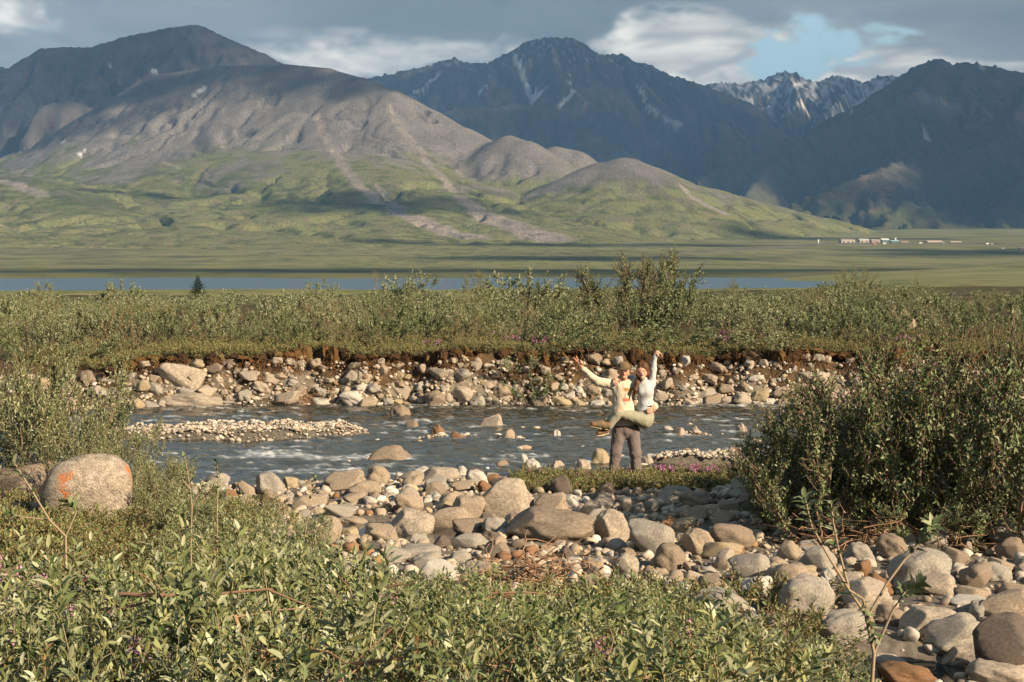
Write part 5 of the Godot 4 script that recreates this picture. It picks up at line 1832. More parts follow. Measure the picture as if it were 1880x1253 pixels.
# cuts: planes [normal, offset]; what lies beyond n.p = offset is taken away. fold: depth of creases in cloth
func nets(bones: Array, cell: float, cuts: Array, fold: float, paint: Callable) -> Array:
	var lo := Vector3.ONE * 1e9
	var hi := Vector3.ONE * -1e9
	for b: Array in bones:
		var pad := Vector3.ONE * (maxf(b[2], b[3]) * 1.25 + cell * 2.0)
		lo = lo.min((b[0] as Vector3).min(b[1]) - pad)
		hi = hi.max((b[0] as Vector3).max(b[1]) + pad)
	var nx := int((hi.x - lo.x) / cell) + 2
	var ny := int((hi.y - lo.y) / cell) + 2
	var nz := int((hi.z - lo.z) / cell) + 2
	var f := PackedFloat32Array()
	f.resize(nx * ny * nz)
	f.fill(0.2)
	for b: Array in bones:
		var a: Vector3 = b[0]
		var e: Vector3 = b[1]
		var s: Vector3 = b[5]
		var ra: float = b[2]
		var rb: float = b[3]
		var k: float = b[4]
		var pad := maxf(ra, rb) + k + cell * 2.5
		var ab := (e - a) * s
		var len2 := maxf(ab.length_squared(), 1e-9)
		var i0 := maxi(0, int((minf(a.x, e.x) - pad / minf(s.x, 1.0) - lo.x) / cell))
		var i1 := mini(nx - 1, int((maxf(a.x, e.x) + pad / minf(s.x, 1.0) - lo.x) / cell) + 1)
		var j0 := maxi(0, int((minf(a.y, e.y) - pad / minf(s.y, 1.0) - lo.y) / cell))
		var j1 := mini(ny - 1, int((maxf(a.y, e.y) + pad / minf(s.y, 1.0) - lo.y) / cell) + 1)
		var k0 := maxi(0, int((minf(a.z, e.z) - pad / minf(s.z, 1.0) - lo.z) / cell))
		var k1 := mini(nz - 1, int((maxf(a.z, e.z) + pad / minf(s.z, 1.0) - lo.z) / cell) + 1)
		for z in range(k0, k1 + 1):
			for y in range(j0, j1 + 1):
				var at_ := (z * ny + y) * nx
				for x in range(i0, i1 + 1):
					var q := (lo + Vector3(x, y, z) * cell - a) * s
					var t := clampf(q.dot(ab) / len2, 0.0, 1.0)
					var d := (q - ab * t).length() - lerpf(ra, rb, t)
					var old := f[at_ + x]
					var h := clampf(0.5 + 0.5 * (old - d) / k, 0.0, 1.0)
					f[at_ + x] = lerpf(old, d, h) - k * h * (1.0 - h)
	for z in nz:
		for y in ny:
			var at_ := (z * ny + y) * nx
			for x in nx:
				var d := f[at_ + x]
				if absf(d) < 0.05:
					var p := lo + Vector3(x, y, z) * cell
					if fold > 0.0:
						d += fold * (NS.get_noise_3d(p.x * 9.0 + p.y * 4.0, p.y * 6.0 - p.x * 5.0, p.z * 8.0) + 0.5 * NS.get_noise_3d(p.x * 22.0, p.y * 17.0 + p.x * 9.0, p.z * 20.0))
					for c: Array in cuts:
						d = maxf(d, p.dot(c[0]) - float(c[1]))
					f[at_ + x] = d
	var v := PackedVector3Array()
	var ids := PackedInt32Array()
	ids.resize(nx * ny * nz)
	ids.fill(-1)
	var off := PackedInt32Array([0, 1, nx, nx + 1, nx * ny, nx * ny + 1, nx * ny + nx, nx * ny + nx + 1])
	var corner := [Vector3(0, 0, 0), Vector3(1, 0, 0), Vector3(0, 1, 0), Vector3(1, 1, 0), Vector3(0, 0, 1), Vector3(1, 0, 1), Vector3(0, 1, 1), Vector3(1, 1, 1)]
	var edges := PackedInt32Array([0, 1, 2, 3, 4, 5, 6, 7, 0, 2, 1, 3, 4, 6, 5, 7, 0, 4, 1, 5, 2, 6, 3, 7])
	var ix := PackedInt32Array()
	for z in nz - 1:
		for y in ny - 1:
			var at_ := (z * ny + y) * nx
			for x in nx - 1:
				var o := at_ + x
				if absf(f[o]) > cell * 2.5:
					continue
				var inside := 0
				for q in 8:
					if f[o + off[q]] < 0.0:
						inside += 1
				if inside == 0 or inside == 8:
					continue
				var sum := Vector3.ZERO
				var n := 0
				for q in range(0, 24, 2):
					var d0 := f[o + off[edges[q]]]
					var d1 := f[o + off[edges[q + 1]]]
					if (d0 < 0.0) != (d1 < 0.0):
						sum += (corner[edges[q]] as Vector3).lerp(corner[edges[q + 1]], d0 / (d0 - d1))
						n += 1
				ids[o] = v.size()
				v.append(lo + (Vector3(x, y, z) + sum / n) * cell)
	for z in range(1, nz - 1):
		for y in range(1, ny - 1):
			for x in range(1, nx - 1):
				var o := (z * ny + y) * nx + x
				if absf(f[o]) > cell * 2.5:
					continue
				var s0 := f[o] < 0.0
				for axis in 3:
					var st := 1 if axis == 0 else nx if axis == 1 else nx * ny
					if s0 == (f[o + st] < 0.0):
						continue
					var u := nx if axis == 0 else nx * ny if axis == 1 else 1
					var w := nx * ny if axis == 0 else 1 if axis == 1 else nx
					var a := ids[o - u - w]
					var b := ids[o - w]
					var c := ids[o]
					var d := ids[o - u]
					if a < 0 or b < 0 or c < 0 or d < 0:
						continue
					if s0:
						ix.append_array(PackedInt32Array([a, c, b, a, d, c]))
					else:
						ix.append_array(PackedInt32Array([a, b, c, a, c, d]))
	var col := PackedColorArray()
	for p in v:
		col.append(paint.call(p))
	return [v, col, ix]

func join(list: Array) -> ArrayMesh:
	var v := PackedVector3Array()
	var c := PackedColorArray()
	var ix := PackedInt32Array()
	for m: Array in list:
		var first := v.size()
		v.append_array(m[0])
		c.append_array(m[1])
		for i: int in m[2]:
			ix.append(first + i)
	return smooth(v, ix, c)

# a point of the figures, measured on an enlarged detail of the photograph
func J(cx: float, cy: float, z := 0.0) -> Vector3:
	return Vector3((cx - 530.0) * 0.001866, (1180.0 - cy) * 0.001866, z)

func hand(palm: Array, fingers: Array) -> Array:
	var out := [bone(palm[0], palm[1], 0.027, 0.032, 0.015, Vector3(1, 1, 1))]
	out.append(bone((palm[0] as Vector3).lerp(palm[1], 0.4), palm[2], 0.024, 0.024, 0.02))
	for f: Array in fingers:
		out.append_array(chain(f, [0.0105, 0.0095, 0.008] if f.size() == 3 else [0.0105, 0.0098, 0.009, 0.0075], 0.006))
	return out

# face: colours of skin, hair, lips laid over the head by where they sit on it (c: centre between the eyes, facing +z)
func face_paint(skin: Color, brow: Color, beard: Color, c: Vector3, tilt: float) -> Callable:
	return func(p: Vector3) -> Color:
		var q := (p - c).rotated(Vector3(0, 0, 1), tilt)
		if q.z < 0.02:
			return skin
		var k := skin.lerp(Color(0.52, 0.2, 0.14), 0.35 * maxf(0.0, 1.0 - Vector2(absf(q.x) - 0.042, q.y + 0.035).length() / 0.03))
		if beard.a > 0.0 and q.y < -0.05 and (q.y < -0.088 or absf(q.x) > 0.034 or q.y > -0.062):
			k = k.lerp(beard, 0.6)
		if Vector2((absf(q.x) - 0.031) / 0.013, q.y / 0.0065).length() < 1.0:
			return Color(0.05, 0.04, 0.035) if absf(absf(q.x) - 0.031) < 0.006 else Color(0.55, 0.5, 0.46)
		if Vector2((absf(q.x) - 0.031) / 0.019, (q.y - 0.018) / 0.005).length() < 1.0:
			return brow
		var smile := q.y + 0.072 - q.x * q.x * 9.0
		if absf(q.x) < 0.027:
			if absf(smile) < 0.0045 and absf(q.x) < 0.02:
				return k.lerp(Color(0.62, 0.56, 0.5), 0.75)
			if absf(smile) < 0.0095:
				return k.lerp(Color(0.36, 0.12, 0.095), 0.6)
		return k

func head(c: Vector3, s: float, tilt: float) -> Array:
	# c lies between the eyes; skull, jaw, cheeks, nose, brow, ears
	var t := func(x: float, y: float, z: float) -> Vector3: return c + Vector3(x, y, z).rotated(Vector3(0, 0, 1), -tilt) * s
	return [
		bone(t.call(0, 0.03, -0.035), t.call(0, 0.02, -0.085), 0.082 * s, 0.088 * s, 0.03),
		bone(t.call(0, -0.02, -0.03), t.call(0, -0.085, -0.012), 0.066 * s, 0.044 * s, 0.03, Vector3(1.0, 1, 1)),
		bone(t.call(-0.045, -0.035, -0.02), t.call(0.045, -0.035, -0.02), 0.034 * s, 0.034 * s, 0.02),
		bone(t.call(0, -0.105, 0.0), t.call(0, -0.108, 0.006), 0.022 * s, 0.02 * s, 0.02),
		bone(t.call(0, -0.004, 0.026), t.call(0, -0.042, 0.046), 0.008 * s, 0.014 * s, 0.008),
		bone(t.call(-0.035, 0.02, 0.018), t.call(0.035, 0.02, 0.018), 0.016 * s, 0.016 * s, 0.015),
		bone(t.call(-0.084, 0.0, -0.06), t.call(-0.082, -0.035, -0.055), 0.014 * s, 0.011 * s, 0.006),
		bone(t.call(0.084, 0.0, -0.06), t.call(0.082, -0.035, -0.055), 0.014 * s, 0.011 * s, 0.006),
	]

func cloth(key: String, weave: float) -> StandardMaterial3D:
	var m := mat(key, Color.WHITE, 0.95, true)
	m.albedo_texture = noise_texture("weave", 0.2, 2, weave, 1.0)
	m.uv1_triplanar = true
	m.uv1_scale = Vector3.ONE * 5.0
	m.rim_enabled = true
	m.rim = 0.25
	return m

func flat(c: Color) -> Callable:
	return func(_p: Vector3) -> Color: return c

func make_people() -> void:
	var DOWN := Vector3(0, -1, 0)
	var UPV := Vector3(0, 1, 0)
	var skin := Color(0.41, 0.225, 0.155)
	var skin2 := Color(0.45, 0.26, 0.19)
	var jobs := {}
	# ---- the man
	var mhead := J(518, 285, 0.09)
	var neck := bone(J(518, 322, 0.02), J(514, 392, 0.0), 0.056, 0.066, 0.03)
	var arm_r := chain([J(432, 388), J(310, 368, 0.02), J(198, 270, 0.05)], [0.052, 0.042, 0.03])
	var arm_l := chain([J(600, 388), J(690, 490, -0.17), J(764, 570, -0.02), J(760, 572, 0.07)], [0.052, 0.042, 0.032, 0.03])
	var torso := [bone(J(512, 420), J(520, 600), 0.145, 0.14, 0.05, Vector3(1, 1, 1.5)), bone(J(520, 600), J(535, 720), 0.14, 0.14, 0.05, Vector3(1, 1, 1.4)), bone(J(440, 392), J(590, 388), 0.055, 0.055, 0.05)]
	var leg_a := chain([J(487, 745), J(456, 930, 0.035), J(432, 1135, -0.01)], [0.085, 0.058, 0.042])
	var leg_b := chain([J(588, 745), J(612, 938, 0.035), J(624, 1135, -0.01)], [0.085, 0.058, 0.042])
	var feet := [bone(J(431, 1160, -0.03), J(424, 1166, 0.13), 0.035, 0.028), bone(J(626, 1160, -0.03), J(634, 1166, 0.13), 0.035, 0.028)]
	jobs["man_body"] = [torso + [neck] + arm_r + arm_l + leg_a + leg_b + feet, 0.015, [], 0.0, flat(skin)]
	jobs["man_head"] = [head(mhead, 1.0, 0.0) + [neck], 0.0055, [[DOWN, -(J(0, 380).y)]], 0.0, face_paint(skin, Color(0.1, 0.06, 0.035), Color(0.17, 0.095, 0.055), mhead, 0.0)]
	jobs["man_hand"] = [hand([J(196, 266, 0.05), J(166, 226, 0.05), J(180, 218, 0.05)], [[J(160, 222, 0.05), J(140, 200, 0.052), J(124, 180, 0.05)], [J(166, 214, 0.05), J(152, 192, 0.052), J(144, 170, 0.05)], [J(174, 212, 0.05), J(176, 200, 0.078), J(182, 222, 0.088)], [J(184, 218, 0.05), J(188, 208, 0.072), J(190, 230, 0.082)], [J(196, 244, 0.06), J(192, 226, 0.088), J(178, 218, 0.095)]]), 0.0055, [], 0.0, flat(skin)]
	var grip := []
	for k in 4:
		grip.append([J(738, 566 + k * 11, 0.17), J(716, 571 + k * 11, 0.203), J(690 + absf(k - 1.3) * 4.0, 576 + k * 11, 0.212)])
	grip.append([J(752, 560, 0.14), J(738, 550, 0.175), J(718, 548, 0.19)])
	jobs["man_grip"] = [hand([J(760, 572, 0.06), J(746, 578, 0.155), J(746, 592, 0.15)], grip), 0.0055, [], 0.0, flat(skin)]
	var cream := Color(0.62, 0.53, 0.4)
	var shirt_paint := func(p: Vector3) -> Color:
		var x := p.x / 0.001866 + 530.0
		var y := 1180.0 - p.y / 0.001866
		if p.z > 0.03 and x > 510.0 and x < 614.0:
			if y > 414.0 and y < 444.0 and x > 511.0 + (y - 414.0) * 0.15:
				return Color(0.40, 0.25, 0.10)
			if y > 448.0 and y < 462.0 and absf(x - 562.0) < 44.0 - (y - 448.0) * 1.5:
				return Color(0.62, 0.46, 0.24)
			if y > 462.0 and y < 496.0 and absf(x - 524.0 - sin(y * 0.35) * 7.0) < 4.0:
				return Color(0.12, 0.09, 0.06)
			if y > 470.0 and y < 476.0 and x > 545.0:
				return Color(0.5, 0.36, 0.17)
			if y > 498.0 and y < 522.0 and (x < 568.0 or x > 580.0):
				return Color(0.50, 0.16, 0.095)
			if y > 534.0 and y < 548.0 and fmod(x, 11.0) < 6.0:
				return Color(0.42, 0.36, 0.27)
		return cream
	var shirt := [bone(J(512, 425), J(520, 600), 0.162, 0.158, 0.05, Vector3(1, 1, 1.42)), bone(J(520, 600), J(530, 735), 0.158, 0.17, 0.05, Vector3(1, 1, 1.35)), bone(J(440, 394), J(590, 390), 0.068, 0.068, 0.06)]
	shirt += chain([J(432, 392), J(312, 370, 0.02), J(200, 272, 0.05)], [0.078, 0.062, 0.042], 0.03)
	shirt += chain([J(600, 392), J(688, 490, -0.17), J(764, 570, -0.03), J(762, 571, 0.04)], [0.072, 0.062, 0.045, 0.04], 0.03)
	jobs["man_shirt"] = [shirt, 0.0095, [[DOWN, -J(0, 716).y]], 0.006, shirt_paint]
	var collar := [bone(J(516, 376, 0.0), J(516, 388, 0.0), 0.072, 0.078, 0.02)]
	jobs["man_collar"] = [collar, 0.009, [], 0.0, flat(Color(0.66, 0.57, 0.43))]
	var grey := Color(0.165, 0.132, 0.122)
	var trousers := [bone(J(530, 690), J(538, 745), 0.145, 0.155, 0.05, Vector3(1, 1, 1.32))]
	trousers += chain([J(488, 755), J(456, 930, 0.035), J(432, 1150, -0.01)], [0.108, 0.083, 0.07], 0.03) + chain([J(588, 755), J(612, 938, 0.035), J(625, 1150, -0.01)], [0.108, 0.083, 0.07], 0.03)
	jobs["man_trousers"] = [trousers, 0.011, [[DOWN, -0.045], [UPV, 0.93]], 0.008, flat(grey)]
	for k in 2:
		var a: Vector3 = feet[k][0]
		var b: Vector3 = feet[k][1]
		jobs["man_shoe%d" % k] = [[bone(a, b, 0.047, 0.04, 0.02), bone(a + Vector3(0, 0.05, 0), a, 0.048, 0.048, 0.02)], 0.009, [[DOWN, 0.0]], 0.0, flat(Color(0.05, 0.045, 0.04))]
	var olive := Color(0.15, 0.105, 0.052)
	jobs["man_cap"] = [[bone(mhead + Vector3(0, 0.045, -0.045), mhead + Vector3(0, 0.035, -0.08), 0.094, 0.1, 0.03)], 0.007, [[Vector3(0, -1, -0.05).normalized(), -(mhead.y + 0.035) * 0.9987]], 0.0, flat(olive)]
	jobs["man_brim"] = [[bone(mhead + Vector3(-0.04, 0.042, 0.04), mhead + Vector3(0.04, 0.042, 0.04), 0.05, 0.05, 0.02, Vector3(1, 4.5, 1)), bone(mhead + Vector3(-0.02, 0.03, 0.075), mhead + Vector3(0.02, 0.03, 0.075), 0.05, 0.05, 0.02, Vector3(1, 5, 1))], 0.006, [], 0.0, flat(olive * 0.8)]
	# ---- the woman
	var whead := J(655, 288, 0.14)
	var wtilt := -0.12
	var wneck := bone(J(664, 318, 0.07), J(682, 388, 0.05), 0.044, 0.048, 0.03)
	var w_arm_up := chain([J(738, 382, 0.04), J(750, 270, 0.03), J(762, 162, 0.04)], [0.04, 0.034, 0.024])
	var w_arm_round := chain([J(634, 394, 0.0), J(590, 350, -0.13), J(500, 345, -0.08), J(462, 350, 0.03)], [0.04, 0.035, 0.028, 0.025])
	var wt := [bone(J(688, 430, 0.06), J(690, 560, 0.06), 0.105, 0.088, 0.05, Vector3(1, 1, 1.2)), bone(J(690, 560, 0.06), J(678, 650, 0.07), 0.088, 0.12, 0.05), bone(J(645, 396, 0.04), J(732, 384, 0.04), 0.042, 0.042, 0.04)]
	var thigh := chain([J(672, 668, 0.14), J(474, 606, 0.225), J(398, 708, 0.235)], [0.08, 0.05, 0.036])
	var thigh2 := chain([J(664, 652, 0.06), J(486, 612, 0.15), J(392, 664, 0.15), J(372, 690, 0.15)], [0.075, 0.05, 0.04, 0.036])
	jobs["woman_body"] = [wt + [wneck] + w_arm_up + w_arm_round + thigh + thigh2, 0.014, [], 0.0, flat(skin2)]
	jobs["woman_head"] = [head(whead, 0.93, wtilt) + [wneck], 0.0055, [[DOWN, -J(0, 372).y]], 0.0, face_paint(skin2, Color(0.12, 0.07, 0.04), Color(0, 0, 0, 0), whead, wtilt)]
	jobs["woman_hand"] = [hand([J(762, 162, 0.04), J(778, 140, 0.045), J(788, 146, 0.045)], [[J(782, 136, 0.05), J(800, 142, 0.06), J(818, 160, 0.065)], [J(786, 142, 0.045), J(804, 152, 0.05), J(818, 174, 0.055)], [J(786, 148, 0.035), J(802, 162, 0.035), J(812, 182, 0.04)], [J(782, 152, 0.025), J(796, 168, 0.022), J(803, 184, 0.025)], [J(770, 148, 0.06), J(780, 156, 0.085), J(792, 168, 0.09)]]), 0.0055, [], 0.0, flat(skin2)]
	jobs["woman_hand2"] = [hand([J(470, 345, 0.02), J(452, 352, 0.075), J(462, 356, 0.08)], [[J(440, 352, 0.085), J(434, 366, 0.1), J(434, 384, 0.1)], [J(448, 356, 0.09), J(444, 372, 0.105), J(444, 393, 0.105)], [J(456, 358, 0.095), J(454, 374, 0.108), J(455, 394, 0.108)], [J(465, 358, 0.095), J(465, 370, 0.107), J(466, 386, 0.107)], [J(476, 348, 0.06), J(484, 356, 0.085), J(486, 368, 0.095)]]), 0.0055, [], 0.0, flat(skin2)]
	var pale := Color(0.48, 0.505, 0.5)
	var top := [bone(J(688, 428, 0.06), J(690, 560, 0.06), 0.122, 0.1, 0.05, Vector3(1, 1, 1.18)), bone(J(690, 560, 0.06), J(688, 600, 0.065), 0.102, 0.122, 0.04), bone(J(640, 398, 0.04), J(734, 386, 0.04), 0.052, 0.052, 0.05), bone(J(655, 446, 0.12), J(712, 448, 0.12), 0.056, 0.056, 0.05), bone(J(672, 350, 0.062), J(682, 390, 0.05), 0.054, 0.06, 0.02)]
	top += chain([J(738, 388, 0.04), J(750, 272, 0.03), J(762, 170, 0.04)], [0.054, 0.044, 0.033], 0.03) + chain([J(636, 396, 0.0), J(592, 352, -0.13), J(500, 345, -0.08), J(478, 347, 0.0)], [0.052, 0.046, 0.038, 0.034], 0.03)
	jobs["woman_top"] = [top, 0.009, [[DOWN, -J(0, 592).y], [Vector3(-0.2, 1, 0).normalized(), J(672, 346).dot(Vector3(-0.2, 1, 0).normalized()) + 0.6]], 0.005, flat(pale)]
	var sage := Color(0.30, 0.29, 0.215)
	var wtr := [bone(J(684, 596, 0.06), J(676, 655, 0.07), 0.115, 0.142, 0.05), bone(J(690, 650, 0.04), J(684, 668, 0.04), 0.13, 0.13, 0.04)]
	wtr += chain([J(674, 668, 0.13), J(474, 606, 0.22), J(400, 704, 0.232)], [0.102, 0.068, 0.052], 0.025) + chain([J(664, 655, 0.06), J(486, 612, 0.15), J(398, 662, 0.15), J(384, 674, 0.15)], [0.09, 0.065, 0.055, 0.05], 0.012)
	jobs["woman_trousers"] = [wtr, 0.0095, [[UPV, J(0, 592).y]], 0.006, flat(sage)]
	var boot_paint := func(p: Vector3) -> Color:
		return Color(0.2, 0.1, 0.05).lerp(Color(0.12, 0.1, 0.06), clampf(0.5 + NS.get_noise_3dv(p * 14.0) * 1.6, 0.0, 1.0))
	jobs["woman_boot0"] = [[bone(J(394, 700, 0.235), J(362, 706, 0.235), 0.052, 0.052, 0.02), bone(J(362, 704, 0.235), J(272, 692, 0.25), 0.05, 0.04, 0.02), bone(J(338, 684, 0.237), J(318, 686, 0.24), 0.044, 0.04, 0.02)], 0.008, [], 0.0, boot_paint]
	jobs["woman_sole0"] = [[bone(J(376, 732, 0.235), J(326, 722, 0.243), 0.02, 0.022, 0.02), bone(J(326, 722, 0.243), J(258, 708, 0.252), 0.022, 0.022, 0.02)], 0.008, [], 0.0, flat(Color(0.34, 0.29, 0.19))]
	jobs["woman_boot1"] = [[bone(J(376, 684, 0.15), J(374, 738, 0.15), 0.05, 0.05, 0.02), bone(J(378, 746, 0.15), J(318, 764, 0.18), 0.048, 0.038, 0.02)], 0.008, [], 0.0, boot_paint]
	jobs["woman_sole1"] = [[bone(J(392, 770, 0.15), J(346, 784, 0.165), 0.018, 0.02, 0.02), bone(J(346, 784, 0.165), J(308, 786, 0.185), 0.02, 0.018, 0.02)], 0.008, [], 0.0, flat(Color(0.34, 0.29, 0.19))]
	var hair_paint := func(p: Vector3) -> Color:
		return Color(0.05, 0.027, 0.016).lerp(Color(0.13, 0.062, 0.032), clampf(0.4 + NS.get_noise_3d(p.x * 60.0, p.y * 6.0, p.z * 60.0), 0.0, 1.0))
	var hair := [bone(whead + Vector3(0.014, 0.058, -0.046), whead + Vector3(0.02, 0.01, -0.1), 0.087, 0.09, 0.02), bone(whead + Vector3(0.06, 0.03, -0.04), whead + Vector3(0.085, -0.04, -0.06), 0.034, 0.036, 0.02), bone(whead + Vector3(-0.058, 0.035, -0.05), whead + Vector3(-0.068, -0.04, -0.06), 0.024, 0.022, 0.02)]
	hair += chain([J(640, 330, 0.06), J(618, 380, 0.12), J(606, 430, 0.15), J(600, 480, 0.15)], [0.038, 0.034, 0.03, 0.012], 0.02) + chain([J(704, 300, 0.06), J(716, 345, 0.0), J(755, 410, -0.06), J(768, 470, -0.06)], [0.04, 0.045, 0.038, 0.015], 0.02)
	jobs["woman_hair"] = [hair, 0.008, [], 0.008, hair_paint]
	var keys := jobs.keys()
	var done := []
	done.resize(keys.size())
	var work := func(i: int) -> void:
		var j: Array = jobs[keys[i]]
		done[i] = nets(j[0], j[1], j[2], j[3], j[4])
	WorkerThreadPool.wait_for_group_task_completion(WorkerThreadPool.add_group_task(work, keys.size(), 4))
	var m := {}
	for i in keys.size():
		m[keys[i]] = done[i]
	var skin_mat := mat("skin", Color.WHITE, 0.6, true)
	var p := at(1147.0, 884.0, 21.75)
	var foot := Vector3(p.x, gnd(p.x, p.z), p.z)
	var man := thing("person", foot)
	part("body", join([m["man_body"], m["man_head"], m["man_hand"], m["man_grip"]]), skin_mat, man)
	var sh := part("shirt", join([m["man_shirt"]]), cloth("cotton", 0.8), man)
	part("collar", join([m["man_collar"]]), cloth("cotton", 0.8), sh)
	part("trousers", join([m["man_trousers"]]), cloth("cotton_dark", 0.55), man)
	part("shoe", join([m["man_shoe0"]]), mat("leather", Color.WHITE, 0.7, true), man)
	part("shoe", join([m["man_shoe1"]]), mat("leather", Color.WHITE, 0.7, true), man)
	var cap := part("cap", join([m["man_cap"]]), cloth("cotton_dark", 0.55), man)
	part("brim", join([m["man_brim"]]), cloth("cotton_dark", 0.55), cap)
	tag(man, "person in cream long-sleeved shirt, brown cap and grey trousers, one hand up in a V", "person")
	man.scale = Vector3.ONE * 1.045
	var woman := thing("person", foot)
	woman.scale = Vector3.ONE * 1.045
	part("body", join([m["woman_body"], m["woman_head"], m["woman_hand"], m["woman_hand2"]]), skin_mat, woman)
	part("top", join([m["woman_top"]]), cloth("cotton", 0.8), woman)
	part("trousers", join([m["woman_trousers"]]), cloth("cotton", 0.8), woman)
	part("hair", join([m["woman_hair"]]), mat("hair", Color.WHITE, 0.55, true), woman)
	for k in 2:
		var b := part("boot", join([m["woman_boot%d" % k]]), mat("leather", Color.WHITE, 0.7, true), woman)
		part("sole", join([m["woman_sole%d" % k]]), mat("leather", Color.WHITE, 0.7, true), b)
	tag(woman, "person in pale grey turtleneck and sage trousers, carried, one arm raised high", "person")

# ------------------------------------------------------------------ the camp at the foot of the mountains

func block(size: Vector3, c: Vector3) -> ArrayMesh:
	var b := BoxMesh.new()
	b.size = size
	var st := SurfaceTool.new()
	st.append_from(b, 0, Transform3D(Basis(), c))
	return st.commit()

func gable(w: float, d: float, h: float, y: float) -> ArrayMesh:
	var o := 0.6
	var a := w * 0.5 + o
	var b := d * 0.5 + o
	var v := PackedVector3Array([Vector3(-a, y, b), Vector3(a, y, b), Vector3(a, y, -b), Vector3(-a, y, -b), Vector3(-a, y + h, 0), Vector3(a, y + h, 0)])
	var st := SurfaceTool.new()
	st.begin(Mesh.PRIMITIVE_TRIANGLES)
	st.set_smooth_group(-1)
	for k: int in [0, 4, 1, 1, 4, 5, 2, 5, 4, 2, 4, 3, 0, 3, 4, 1, 5, 2, 0, 1, 2, 0, 2, 3]:
		st.add_vertex(v[k])
	st.generate_normals()
	return st.commit()

# a hut seen between two pixel columns; top and foot rows give its height
func hut(x0: float, x1: float, top: float, foot: float, d: float, deep: float, wall: Color, roof: Color, pitch: float, doors: int, label: String) -> void:
	var c := at((x0 + x1) * 0.5, foot, d)
	var g := gnd(c.x, -d)
	var w := (x1 - x0) * d / F
	var h := (foot - top) * d / F
	var o := thing("camp_building", Vector3(c.x, g, -d), 0.12)
	var up := c.y - g
	part("wall", block(Vector3(w, h + up + 2.0, deep), Vector3(0, (h + up - 2.0) * 0.5, 0)), mat("wall_" + wall.to_html(), lin(wall.r, wall.g, wall.b), 0.8), o)
	part("roof", gable(w, deep, pitch, up + h + 0.01), mat("roof_" + roof.to_html(), lin(roof.r, roof.g, roof.b), 0.6), o)
	for k in doors:
		part("door", block(Vector3(w / doors * 0.35, h * 0.6, 0.3), Vector3(w * ((k + 0.5) / doors - 0.5), up + h * 0.32, deep * 0.5 + 0.1)), mat("camp_door", lin(0.08, 0.085, 0.09), 0.7), o)
	tag(o, label, "building", "buildings of the distant camp")

